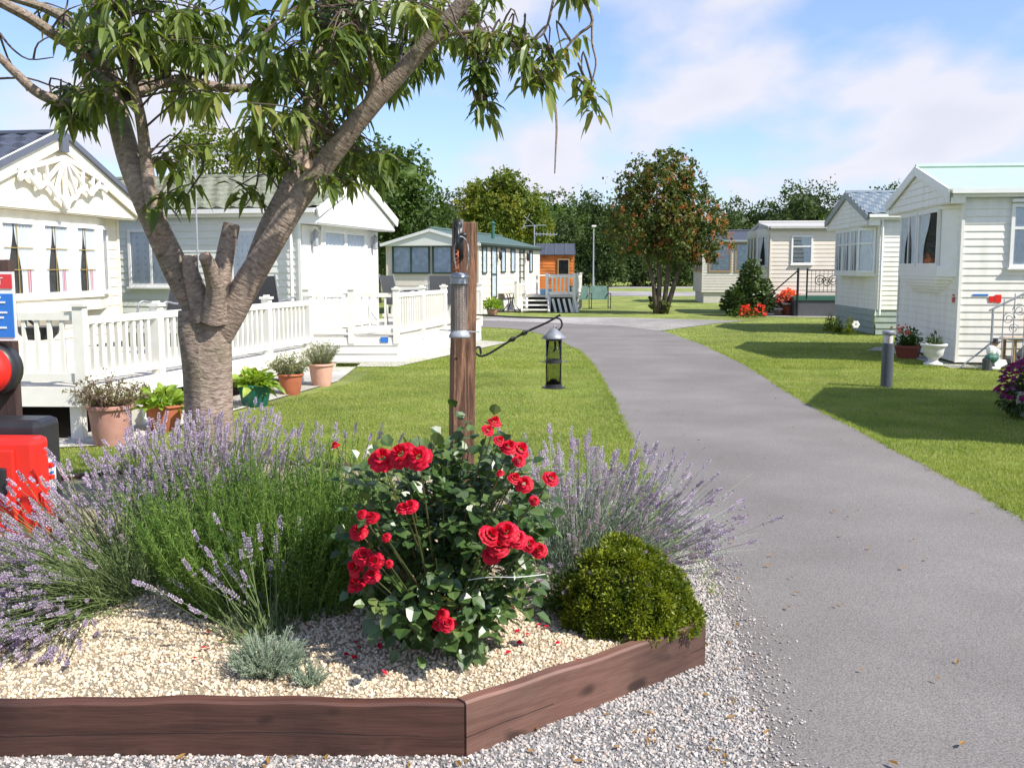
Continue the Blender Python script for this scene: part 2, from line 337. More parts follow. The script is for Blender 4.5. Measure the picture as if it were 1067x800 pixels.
# ------------------------------------------------------------------ vectorised plants
def norm(a): return a/np.maximum(np.linalg.norm(a, axis=-1, keepdims=True), 1e-9)
def rdir(n): return norm(RNG.normal(size=(n, 3)))
def leaf_add(mb, P, T, N, L, W, bend=.3, fold=.25):
    n = len(P); L = np.broadcast_to(L, (n,))[:, None]; W = np.broadcast_to(W, (n,))[:, None]
    T = norm(T); S = norm(np.cross(T, N)); N = norm(np.cross(S, T)); D = np.array([0, 0, -1.0])
    C = lambda s: P+T*L*s+D*bend*L*s*s
    c1, c2, tip = C(.35), C(.72), C(1.0); f = N*fold*W
    V = np.stack([P, c1-S*W/2+f, c1, c1+S*W/2+f, c2-S*W*.36+f*.7, c2, c2+S*W*.36+f*.7, tip], 1)
    b = (np.arange(n)*8)[:, None]
    tri = np.concatenate([b+np.array([[0, 1, 2]]), b+np.array([[0, 2, 3]]), b+np.array([[4, 7, 5]]), b+np.array([[5, 7, 6]])])
    q = np.concatenate([b+np.array([[1, 4, 5, 2]]), b+np.array([[2, 5, 6, 3]])])
    mb.np(V.reshape(-1, 3), tri, q); return mb
def card_add(mb, P, T, N, L, W):           # a small pointed leaf clump: rhombus
    n = len(P); L = np.broadcast_to(L, (n,))[:, None]; W = np.broadcast_to(W, (n,))[:, None]
    T = norm(T); S = norm(np.cross(T, N)); Nn = np.cross(S, T)
    V = np.stack([P-T*L*.5, P-S*W*.5+Nn*W*.15, P+T*L*.5, P+S*W*.5+Nn*W*.15], 1)
    mb.np(V.reshape(-1, 3), (np.arange(n)*4)[:, None]+np.array([[0, 1, 2, 3]])); return mb
def blade_add(mb, P, T, L, W):
    n = len(P); L = np.broadcast_to(L, (n,))[:, None]
    S = norm(np.cross(T, rdir(n)))*W/2
    V = np.stack([P-S, P+S, P+norm(T)*L], 1); mb.np(V.reshape(-1, 3), (np.arange(n)*3)[:, None]+np.array([[0, 1, 2]]))
def strip_add(mb, C, w):                   # C (n,k,3) centre lines as three-sided stalks
    n, k, _ = C.shape; T = norm(C[:, -1]-C[:, 0]); A = norm(np.cross(T, rdir(n))); B = np.cross(T, A)
    ring = np.stack([A*math.cos(a)+B*math.sin(a) for a in (0, 2.094, 4.189)], 1)      # n,3,3
    w = np.broadcast_to(w, (k,)); V = C[:, :, None, :]+ring[:, None]*w[None, :, None, None]
    b = (np.arange(n)*k*3)[:, None, None]; i = (np.arange(k-1)*3)[None, :, None]; Q = []
    for j in range(3): Q.append(b+i+np.array([j, (j+1) % 3, (j+1) % 3+3, j+3])[None, None])
    mb.np(V.reshape(-1, 3), np.concatenate(Q).reshape(-1, 4))
def blob(c, r, mb=None, amp=.18, seed=0, n=26, m=18):
    mb = mb or MB(); rs = np.random.default_rng(seed); ph = rs.uniform(0, 6.28, 6); V = []
    for i in range(m+1):
        t = PI*(.01+.98*i/m)
        for k in range(n):
            a = 2*PI*k/n; w = 1+amp*(math.sin(3*a+ph[0])*math.sin(2*t+ph[1])+.6*math.sin(5*a+ph[2]+3*t)+.5*math.sin(7*t+ph[3]+2*a))
            V.append((c[0]+r[0]*w*math.sin(t)*math.cos(a), c[1]+r[1]*w*math.sin(t)*math.sin(a), c[2]-r[2]*w*math.cos(t)))
    return mb.np(V, [(i*n+k, i*n+(k+1) % n, (i+1)*n+(k+1) % n, (i+1)*n+k) for i in range(m) for k in range(n)])
def tree(name, label, base, lobes, n, size, mat, group=None, trunk_r=.15, stems=None, cores=True, low=0.0, sub=14):
    """lobes: (dx,dy,z,rx,ry,rz) foliage masses; each broken into many small clumps of leaves"""
    root = thing(name, label, 'tree', (base[0], base[1], 0), 0, group)
    lob = np.array(lobes, float); vol = lob[:, 3]*lob[:, 5]; mb = MB()
    for l, v in zip(lob, vol):
        k = int(n*v/vol.sum()); nc = max(6, int(k/sub)); u = rdir(nc)
        rr = RNG.uniform(.55, 1.06, (nc, 1)); cc = l[:3]+u*rr*l[3:6]; cc[:, 2] = np.maximum(cc[:, 2], low+.05)
        cs = RNG.uniform(.10, .24, (nc, 1))*l[3:6].mean()
        idx = RNG.integers(0, nc, k); P = cc[idx]+RNG.normal(size=(k, 3))*cs[idx]*.55
        P[:, 2] = np.maximum(P[:, 2], low)
        T = norm(rdir(k)+u[idx]*.5+np.array([0, 0, -.25])); sz = size*RNG.uniform(.6, 1.4, k)
        card_add(mb, P, T, norm(rdir(k)+u[idx]*.9), sz, sz*.62)
        if cores: blob(l[:3], l[3:6]*.50, mb, .16, int(abs(l[0]*77+l[2]*13))+1, 16, 10)
    mb.build('crown', mat, root)
    tb = MB(); stems = stems or [[(0, 0, -.1), (0, 0, lob[:, 2].mean())]]
    for st in stems:
        L = len(st); tb.tube(st, [trunk_r*(1-.6*i/(L-1)) for i in range(L)], 8)
    for l in lob:
        a = stems[0][-1]; tb.tube([(a[0]*.6, a[1]*.6, a[2]*.55), tuple((np.array(a)*.4+l[:3]*.6)), tuple(l[:3]+np.array([0, 0, l[5]*.6]))], [trunk_r*.45, trunk_r*.28, trunk_r*.1], 6)
    tb.build('trunk', M['bark2'], root, smooth=True)
    return root
def inpoly(x, y, poly):
    r = np.zeros(len(x), bool); n = len(poly)
    for i in range(n):
        x1, y1 = poly[i][0], poly[i][1]; x2, y2 = poly[(i+1) % n][0], poly[(i+1) % n][1]
        if y1 == y2: continue
        c = ((y1 > y) != (y2 > y)) & (x < (x2-x1)*(y-y1)/(y2-y1)+x1); r ^= c
    return r
def scatter(poly, n):
    xs = [p[0] for p in poly]; ys = [p[1] for p in poly]; X = RNG.uniform(min(xs), max(xs), n); Y = RNG.uniform(min(ys), max(ys), n)
    k = inpoly(X, Y, poly); return X[k], Y[k]
_g = (1+5**.5)/2
ICO = norm(np.array([(-1,_g,0),(1,_g,0),(-1,-_g,0),(1,-_g,0),(0,-1,_g),(0,1,_g),(0,-1,-_g),(0,1,-_g),(_g,0,-1),(_g,0,1),(-_g,0,-1),(-_g,0,1)]))
ICF = np.array([(0,11,5),(0,5,1),(0,1,7),(0,7,10),(0,10,11),(1,5,9),(5,11,4),(11,10,2),(10,7,6),(7,1,8),(3,9,4),(3,4,2),(3,2,6),(3,6,8),(3,8,9),(4,9,5),(2,4,11),(6,2,10),(8,6,7),(9,8,1)])
def stones(mb, X, Y, Z, size, flat=.6, jag=.22):
    n = len(X); V = ICO[None]*(1+RNG.uniform(-jag, jag, (n, 12, 1)))
    V = V*RNG.uniform(.6, 1.25, (n, 1, 3)); V[:, :, 2] *= flat
    q = norm(RNG.normal(size=(n, 4))*np.array([1, .35, .35, 1])); w, x, y, z = q.T
    Rm = np.stack([np.stack([1-2*(y*y+z*z), 2*(x*y-z*w), 2*(x*z+y*w)], 1), np.stack([2*(x*y+z*w), 1-2*(x*x+z*z), 2*(y*z-x*w)], 1), np.stack([2*(x*z-y*w), 2*(y*z+x*w), 1-2*(x*x+y*y)], 1)], 1)
    s = size*RNG.uniform(.55, 1.35, n); V = np.einsum('nij,nkj->nki', Rm, V)*s[:, None, None]
    V += np.stack([X, Y, Z+s*.25], 1)[:, None]
    mb.np(V.reshape(-1, 3), (np.arange(n)*12)[:, None, None].repeat(20, 1).reshape(-1, 1)+np.tile(ICF, (n, 1)))
# ------------------------------------------------------------------ world, sun
SD = Vector((.85, -.52, 0)).normalized(); EL = R(46)
sun = bpy.data.lights.new('sun', 'SUN'); sun.energy = 4.9; sun.angle = R(.53); sun.color = (1, .945, .85)
so = bpy.data.objects.new('sun', sun); COL.objects.link(so)
so.rotation_euler = (-Vector((SD.x*math.cos(EL), SD.y*math.cos(EL), math.sin(EL)))).to_track_quat('-Z', 'Y').to_euler()
w = bpy.data.worlds.new('World'); SC.world = w; w.use_nodes = True; nt = w.node_tree; bg = nt.nodes['Background']
sky = nt.nodes.new('ShaderNodeTexSky'); sky.sky_type = 'NISHITA'; sky.sun_disc = False
sky.sun_elevation = EL; sky.sun_rotation = math.atan2(SD.x, SD.y); sky.air_density = 1.0; sky.dust_density = .8; sky.ozone_density = 1.6; sky.altitude = 30
tc = nt.nodes.new('ShaderNodeTexCoord'); sep = nt.nodes.new('ShaderNodeSeparateXYZ'); nt.links.new(tc.outputs['Generated'], sep.inputs[0])
def mth(op, a, b=None):
    m = nt.nodes.new('ShaderNodeMath'); m.operation = op
    for i, v in enumerate((a, b)):
        if v is None: continue
        if isinstance(v, (int, float)): m.inputs[i].default_value = v
        else: nt.links.new(v, m.inputs[i])
    return m.outputs[0]
zz = mth('ADD', mth('MAXIMUM', sep.outputs[2], 0.0), .28)
cmb = nt.nodes.new('ShaderNodeCombineXYZ'); nt.links.new(mth('DIVIDE', sep.outputs[0], zz), cmb.inputs[0]); nt.links.new(mth('DIVIDE', sep.outputs[1], zz), cmb.inputs[1])
mpn = nt.nodes.new('ShaderNodeMapping'); mpn.inputs['Location'].default_value = (3.1, .9, 0); mpn.inputs['Scale'].default_value = (.85, .55, 1); nt.links.new(cmb.outputs[0], mpn.inputs[0])
cn = nt.nodes.new('ShaderNodeTexNoise'); cn.inputs['Scale'].default_value = 3.0; cn.inputs['Detail'].default_value = 6; cn.inputs['Roughness'].default_value = .48; nt.links.new(mpn.outputs[0], cn.inputs['Vector'])
cr = _ramp(nt, cn.outputs[0], [(.42, (.12,.12,.12)), (.50, (.55,.55,.55)), (.58, (1,1,1))])
cc = _ramp(nt, cn.outputs[0], [(.45, (4.0, 4.15, 4.85)), (.60, (4.6, 4.55, 5.0)), (.72, (4.2, 4.2, 4.7))])
mix = nt.nodes.new('ShaderNodeMixRGB'); fade = mth('SUBTRACT', 1.0, mth('MULTIPLY', mth('MINIMUM', mth('MULTIPLY', mth('MAXIMUM', mth('SUBTRACT', sep.outputs[2], .36), 0.0), 4.0), 1.0), .85))
nt.links.new(mth('MULTIPLY', mth('MULTIPLY', cr.outputs[0], .92), fade), mix.inputs[0])
sc_ = nt.nodes.new('ShaderNodeMixRGB'); sc_.blend_type = 'MULTIPLY'; sc_.inputs[0].default_value = 1; sc_.inputs[2].default_value = (.86, .95, 1.16, 1)
nt.links.new(sky.outputs[0], sc_.inputs[1]); nt.links.new(sc_.outputs[0], mix.inputs[1]); nt.links.new(cc.outputs[0], mix.inputs[2])
nt.links.new(mix.outputs[0], bg.inputs[0]); bg.inputs[1].default_value = .133
SC.view_settings.view_transform = 'Standard'; SC.view_settings.look = 'None'; SC.view_settings.gamma = 1; SC.view_settings.exposure = .55
SC.cycles.max_bounces = 6; SC.cycles.transparent_max_bounces = 12; SC.cycles.use_denoising = True
# ------------------------------------------------------------------ ground, drive, paths
def sheet(name, poly, z, m, kind='structure', label=None):
    P = [(p[0], p[1], z) for p in poly]
    area = sum(P[i][0]*P[(i+1) % len(P)][1]-P[(i+1) % len(P)][0]*P[i][1] for i in range(len(P)))
    if area < 0: P = P[::-1]
    o = MB().faces(P, [tuple(range(len(P)))]).build(name, m); return tag(o, label, None, None, kind)
S = 900
sheet('lawn', [(-S, -60), (S, -60), (S, S), (-S, S)], 0, M['lawn'])
def catm(P, k=5):
    out = []; P = [Vector(p) for p in P]
    for i in range(len(P)-1):
        a, b, c, d = P[max(i-1, 0)], P[i], P[i+1], P[min(i+2, len(P)-1)]
        for j in range(k):
            t = j/k; out.append(.5*((2*b)+(c-a)*t+(2*a-5*b+4*c-d)*t*t+(3*b-a-3*c+d)*t**3))
    return out+[P[-1]]
Lp = [(795,800),(778,735),(762,680),(744,625),(728,587),(700,536),(673,492),(649,440),(629,400),(614,377),(597,362),(567,349),(532,342.5),(470,340),(400,339)]
Rp = [(1067,543),(985,497),(900,452),(840,420),(800,395),(770,377),(735,361),(704,349.5),(688,345),(655,341)]
left = catm([(.35, -3, 0), (.6, 1.5, 0)]+[tuple(at(*p)) for p in Lp], 4)
right = catm([(2.2, -3, 0), (2.7, 3, 0)]+[tuple(at(*p)) for p in Rp], 4)
far = [tuple(at(*p)) for p in [(640,339.6),(520,334.5),(400,334)]]
def jit(P, a):
    return [(p[0]+random.uniform(-a, a), p[1]+random.uniform(-a, a)) for p in P]
def rag(P):
    out = []
    for a, b in zip(P, P[1:]):
        L = (Vector(b)-Vector(a)).length; k = max(1, int(L/.11)) if a[1] > 1.5 and a[1] < 22 else 1
        for i in range(k):
            t = i/k; out.append(Vector((a[0]*(1-t)+b[0]*t+random.gauss(0, .011), a[1]*(1-t)+b[1]*t, 0)))
    return out+[Vector(P[-1])]
left, right = rag(left), rag(right)
ROAD = [(p[0], p[1]) for p in right]+[(p[0], p[1]) for p in far]+[(p[0], p[1]) for p in left[::-1]]
sheet('drive', ROAD, .006, M['asphalt'])
PATH = [at(*p) for p in [(400,334),(520,334.5),(640,339.6),(655,341),(688,345),(740,338),(776,334.5),(640,331),(500,330.3),(400,330)]]
sheet('cross_path', PATH, .010, M['path'])
sheet('far_road', [at(560,303.5), at(560,306.5), at(640,308.5), at(726,308.5), at(726,304.5), at(640,303.5)], .010, M['path'])
sheet('far_path', [at(560,298.6), at(560,300.2), at(730,300.6), at(730,299)], .010, M['path'])
# grey chippings beside the drive
GP = [(-4.5, 2.4), (.55, 2.4)]+[(p[0]+.03, p[1]) for p in left if 2.0 < p[1] < 5.6]+[(.62, 5.55), (.7, 5.0), (-.3, 3.6), (-4.5, 3.4)]
sheet('gravel_margin', GP, .012, M['greyg'])
# ------------------------------------------------------------------ raised bed
A0 = at(-150, 793); A1 = at(486, 791); A2 = at(735, 695); BZ = .165; BH = .195
A0.y = A1.y; A0.x = -3.2
BED = [(A0.x, A0.y), (A1.x, A1.y), (A2.x, A2.y), (.62, 5.5), (-.2, 6.9), (-2.0, 7.35), (-3.4, 6.6), (-3.6, 4.6)]
cxb, cyb = -1.2, 5.0
BEDI = [(cxb+(x-cxb)*.985, cyb+(y-cyb)*.985) for x, y in BED]
def bz(x, y): return BZ+.035*np.exp(-((x+1.0)**2/3+(y-4.8)**2/1.2))+.012*np.sin(x*5+1)*np.sin(y*6)
gx, gy = np.meshgrid(np.linspace(-3.7, .9, 70), np.linspace(3.15, 7.5, 70)); gx, gy = gx.ravel(), gy.ravel()
k = inpoly(gx, gy, BEDI)
import bmesh
bm = bmesh.new(); poly = bm.faces.new([bm.verts.new((x, y, 0)) for x, y in BEDI])
for i in range(60):
    for ax in (0, 1):
        c = (-3.7+i*.08 if ax == 0 else 3.15+i*.08); no = (1, 0, 0) if ax == 0 else (0, 1, 0)
        bmesh.ops.bisect_plane(bm, geom=bm.verts[:]+bm.edges[:]+bm.faces[:], plane_co=(c, c, 0), plane_no=no)
for v in bm.verts: v.co.z = float(bz(v.co.x, v.co.y))
me = bpy.data.meshes.new('bed_gravel_base'); bm.to_mesh(me); bm.free(); me.materials.append(M['bedg'])
for p in me.polygons: p.use_smooth = True
o = bpy.data.objects.new('gravel_bed', me); COL.objects.link(o); tag(o, kind='structure')
def sleeper(a, b, label, m, h=BH, th=.055, cat='garden edging'):
    a = Vector((a[0], a[1], 0)); b = Vector((b[0], b[1], 0)); t = (b-a).normalized(); n = Vector((-t.y, t.x, 0))
    L = (b-a).length; mb = MB(); ks = max(2, int(L/.08)); V = []; ph = random.uniform(0, 6)
    for i in range(ks+1):
        s = i/ks*L; wv = .003*math.sin(s*5+ph)+.002*math.sin(s*17+ph)
        pr = [(0, 0), (0, h-.008), (.008, h), (th-.008, h), (th, h-.008), (th, 0)]
        for (u, z) in pr: q = a+t*s+n*(u+wv); V.append((q.x, q.y, z+(wv if z > .1 else 0)))
    Fc = [(i*6+j, (i+1)*6+j, (i+1)*6+(j+1) % 6, i*6+(j+1) % 6) for i in range(ks) for j in range(6)]
    o = mb.faces(V, Fc+[(0,1,2,3,4,5), tuple(ks*6+j for j in (5,4,3,2,1,0))]).build('timber_sleeper', m, fixn=True)
    return tag(o, label, cat, 'stained timbers edging the raised bed')
# front runs left-to-right; n must point into the bed
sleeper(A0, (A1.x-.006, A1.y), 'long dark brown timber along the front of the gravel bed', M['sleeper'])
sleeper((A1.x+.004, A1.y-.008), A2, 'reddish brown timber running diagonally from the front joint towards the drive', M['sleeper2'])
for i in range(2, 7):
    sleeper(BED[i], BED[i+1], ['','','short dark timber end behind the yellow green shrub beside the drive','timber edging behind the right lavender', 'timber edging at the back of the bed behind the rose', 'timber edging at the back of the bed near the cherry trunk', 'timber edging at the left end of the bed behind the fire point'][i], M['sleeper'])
# pebbles
mb = MB(); X, Y = scatter(BEDI, 110000); k = (Y < 5.3) & (Y > 0) & (np.abs(X)/Y < .56); X, Y = X[k], Y[k]
stones(mb, X, Y, bz(X, Y), .0066, .75); tag(mb.build('gravel', M['pebc']), kind='stuff')
mb = MB(); X, Y = scatter(GP, 170000); k = ~inpoly(X, Y, BED) & (Y > 3.0) & (np.abs(X)/Y < .56); X, Y = X[k], Y[k]
stones(mb, X, Y, np.full(len(X), .012), .0064, .7)
X = RNG.normal(0, .09, 2600); ys = RNG.uniform(2.9, 5.6, 2600); ex = np.interp(ys, [p[1] for p in left], [p[0] for p in left])
k = ~inpoly(ex+X, ys, BED); stones(mb, (ex+X)[k], ys[k], np.full(k.sum(), .008), .0055, .6)
X, Y = scatter(ROAD, 60000); k = (Y > 2.8) & (Y < 9) & (RNG.uniform(0, 1, len(X)) < .006+.10*np.exp(-(X-np.interp(Y, [p[1] for p in left[::-1]] if left[0][1] > left[-1][1] else [p[1] for p in left], [p[0] for p in left[::-1]] if left[0][1] > left[-1][1] else [p[0] for p in left]))/.10)); stones(mb, X[k], Y[k], np.full(k.sum(), .006), .0048, .6)
tag(mb.build('stone_chippings', M['pebg']), kind='stuff')
# fallen petals and leaves on the gravel
mb = MB(); n = 60; P = np.stack([RNG.uniform(-1.2, .3, n), RNG.uniform(3.4, 4.4, n), np.zeros(n)], 1); P[:, 2] = bz(P[:, 0], P[:, 1])+.016
card_add(mb, P, norm(RNG.normal(size=(n, 3))*np.array([1, 1, .3])), np.array([[0, 0, 1.]])+RNG.normal(size=(n, 3))*.2, .028, .024); tag(mb.build('fallen_petals', M['rosef']), kind='stuff')
mb = MB(); n = 900; Y = 3+RNG.uniform(0, 1, n)**1.3*14; X = RNG.uniform(-.4, .5, n)*Y; k = (inpoly(X, Y, ROAD) & (RNG.uniform(0, 1, n) < .22)) | (inpoly(X, Y, GP) & ~inpoly(X, Y, BED)); n = k.sum()
leaf_add(mb, np.stack([X[k], Y[k], np.full(n, .022)], 1), norm(RNG.normal(size=(n, 3))*np.array([1, 1, .12])), np.array([[0, 0, 1.]])+RNG.normal(size=(n, 3))*.25, RNG.uniform(.02, .045, n), RNG.uniform(.010, .018, n), .0, .3); tag(mb.build('fallen_leaves', M['brownl']), kind='stuff')
# ------------------------------------------------------------------ grass blades
DKA = [(-9, 8.9), (-3.6, 8.9), (-2.2, 14.2), (-2.2, 15.5), (-9, 15)]
DKB = [(-6, 16.8), (-1.9, 16.9), (-.5, 22.8), (-4, 23)]
mb = MB(); n = 520000; Y = 4.5+(RNG.uniform(0, 1, n)**1.25)*13; X = RNG.uniform(-.56, .56, n)*Y
k = ~inpoly(X, Y, ROAD) & ~inpoly(X, Y, BED) & ~inpoly(X, Y, GP) & ~inpoly(X, Y, DKA) & ~inpoly(X, Y, DKB); X, Y = X[k], Y[k]
n = len(X); P = np.stack([X, Y, np.zeros(n)], 1); T = np.stack([RNG.normal(0, .45, n), RNG.normal(0, .45, n), np.ones(n)], 1)
blade_add(mb, P, T, RNG.uniform(.015, .035, n), .007)
n = 260000; Y = 16+(RNG.uniform(0, 1, n)**1.1)*17; X = RNG.uniform(-.56, .56, n)*Y; k = ~inpoly(X, Y, ROAD) & ~inpoly(X, Y, DKA) & ~inpoly(X, Y, DKB) & (RNG.uniform(0, 1, n) < (34-Y)/14); X, Y = X[k], Y[k]; n = len(X)
blade_add(mb, np.stack([X, Y, np.zeros(n)], 1), np.stack([RNG.normal(0, .45, n), RNG.normal(0, .45, n), np.ones(n)], 1), RNG.uniform(.015, .035, n), .014)
n = 9000; ee = [(p.x, p.y) for p in left+right if 4.6 < p.y < 20]
i = RNG.integers(0, len(ee)-1, n); e = np.array(ee); j = np.minimum(i+1, len(ee)-1); t = RNG.uniform(0, 1, (n, 1)); P2 = e[i]*(1-t)+e[j]*t
ok = np.linalg.norm(e[i]-e[j], axis=1) < 2; P2 = P2[ok]+RNG.normal(0, .02, (ok.sum(), 2)); n = len(P2)
blade_add(mb, np.column_stack([P2, np.zeros(n)]), np.stack([RNG.normal(0, .6, n), RNG.normal(0, .6, n), np.ones(n)], 1), RNG.uniform(.025, .055, n), .007)
tag(mb.build('grass', M['grass']), kind='stuff')
# ------------------------------------------------------------------ caravans (local frame: front gable looks along +x, length runs to -x)
def siding(mb, o, u, n, z0, z1, a0, a1, pitch=.13, lap=.016):
    """lapped boards from z0 to z1; a0(z), a1(z) give the two ends along u"""
    o, u, n = Vector(o), Vector(u), Vector(n); z = z0; up = Vector((0, 0, 1))
    while z < z1-1e-4:
        t = min(z+pitch, z1); V = []
        for zz, off in ((z, lap*.4), (z, lap), (z+.012 if z+.012 < t else t, lap), (t, lap*.25)):
            for f in (a0, a1):
                q = o+u*f(zz)+n*off+up*zz; V.append(tuple(q))
        mb.np(V, [(0,1,3,2), (2,3,5,4), (4,5,7,6)]); z = t
def roof_slope(mb, ridge0, ridge1, e0, e1, kind, seed=0):
    """a slope between the ridge edge and the eave edge, with a real tile relief"""
    r0, r1, e0, e1 = map(Vector, (ridge0, ridge1, e0, e1)); L = (r1-r0).length; H = (e0-r0).length
    nrm = (r1-r0).cross(e0-r0).normalized(); nrm = nrm if nrm.z > 0 else -nrm
    if kind == 'flat': nu, nv = 2, 2
    else: nu, nv = int(L/.05)+1, int(H/.045)+1
    V = []
    for j in range(nv+1):
        for i in range(nu+1):
            s, t = i/nu, j/nv; p = (r0*(1-t)+e0*t)*(1-s)+(r1*(1-t)+e1*t)*s; h = 0
            if kind == 'tile':
                a, b = s*L/.30, t*H/.32; row = math.floor(b); a += .5*(row % 2)
                h = .036*(.5+.5*math.sin(2*PI*a))+.034*(b-row)
            elif kind == 'seam': h = .02 if abs((s*L/.45) % 1-.5) > .44 else 0
            V.append(tuple(p+nrm*h))
    mb.np(V, [(j*(nu+1)+i, j*(nu+1)+i+1, (j+1)*(nu+1)+i+1, (j+1)*(nu+1)+i) for j in range(nv) for i in range(nu)])
    mb.faces([tuple(p-nrm*.03) for p in (r0, r1, e1, e0)]+[tuple(p) for p in (r0, r1, e1, e0)], [(0,1,2,3), (0,1,5,4), (1,2,6,5), (2,3,7,6), (3,0,4,7)])
def window(root, p, n, w, h, frame='white', mull=(), trans=(), curt='side', cm='curtain', fw=.055, name='window', sill=True, gold=False, proud=.055):
    """p: centre of the lower edge on the wall, n: the way it looks"""
    n = Vector(n).normalized(); u = Vector((-n.y, n.x, 0)); p = Vector(p); rz = math.atan2(u.y, u.x)
    def B(mb, a, b, z0, z1, d0, d1):      # a box in window space
        c = p+u*(a+b)/2+n*(d0+d1)/2; mb.box((c.x, c.y, p.z+(z0+z1)/2), (abs(b-a), abs(d1-d0), z1-z0), rz)
    f = MB(); B(f, -w/2, -w/2+fw, 0, h, 0, proud); B(f, w/2-fw, w/2, 0, h, 0, proud); B(f, -w/2+fw, w/2-fw, 0, fw, 0, proud); B(f, -w/2+fw, w/2-fw, h-fw, h, 0, proud)
    for m in mull: B(f, m*w-fw*.4, m*w+fw*.4, fw, h-fw, .003, proud-.006)
    for t in trans: B(f, -w/2+fw, w/2-fw, t*h-fw*.4, t*h+fw*.4, .002, proud-.003)
    if sill: B(f, -w/2-.03, w/2+.03, -.035, 0, .002, proud+.03)
    fr = f.build(name, M[frame], root)
    q = MB().faces([tuple(p+u*a+n*.038+Vector((0, 0, b))) for a, b in ((-w/2+fw, fw), (w/2-fw, fw), (w/2-fw, h-fw), (-w/2+fw, h-fw))], [(0, 1, 2, 3)]); q.build('pane', M['glass'], fr)
    q = MB(); B(q, -w/2+fw, w/2-fw, fw, h-fw, .0, .006); q.build('painted_dark_backing', M['dark'], fr)  # thin dark board painted as the unlit room behind the pane
    if curt:
        def sheetc(a, b, z0, z1, mk, narrow=None):
            V = []; k = 26; J = 8
            for j in range(J+1):
                for i in range(k+1):
                    s = i/k; t = j/J; aa, bb = a, b
                    if narrow is not None:
                        pinch = (math.sin(min(1, t/.8)*PI/2)**2)*(.55 if narrow == -1 else .34)
                        if narrow < 0: bb = b-(b-a)*pinch
                        else: aa = a+(b-a)*pinch
                    x = aa+(bb-aa)*s; q2 = p+u*x+n*(.018+.008*math.sin(s*k*1.25)); V.append((q2.x, q2.y, p.z+z1+(z0-z1)*t))
            MB().np(V, [(j*(k+1)+i, (j+1)*(k+1)+i, (j+1)*(k+1)+i+1, j*(k+1)+i+1) for j in range(J) for i in range(k)]).build('curtain', M[mk], fr, smooth=True)
        if curt == 'full': sheetc(-w/2+fw, w/2-fw, fw, h-fw, cm)
        elif curt == 'side':
            sheetc(-w/2+fw, -.02, fw, h-fw, cm, -1); sheetc(.02, w/2-fw, fw, h-fw, cm, 1)
        elif curt == 'left': sheetc(-w/2+fw, .05*w, fw, h-fw, cm, -1)
        elif curt == 'right': sheetc(-.05*w, w/2-fw, fw, h-fw, cm, 1)
        elif curt == 'bay':
            sheetc(-w/2+fw, -w*.10, fw, h-fw, 'lace', -1); sheetc(-w*.06, w/2-fw, fw, h-fw, 'lace', .8)
            sheetc(w/2-fw-.13, w/2-fw-.06, fw, h*.36, 'pinkc')
    if gold:
        g = MB(); B(g, -.006, .006, fw, h-fw, .026, .032)
        for t in (.36, .64): B(g, -w/2+fw, w/2-fw, t*h-.005, t*h+.005, .027, .033)
        g.build('glazing_bar', M['gold'], fr)
    return fr
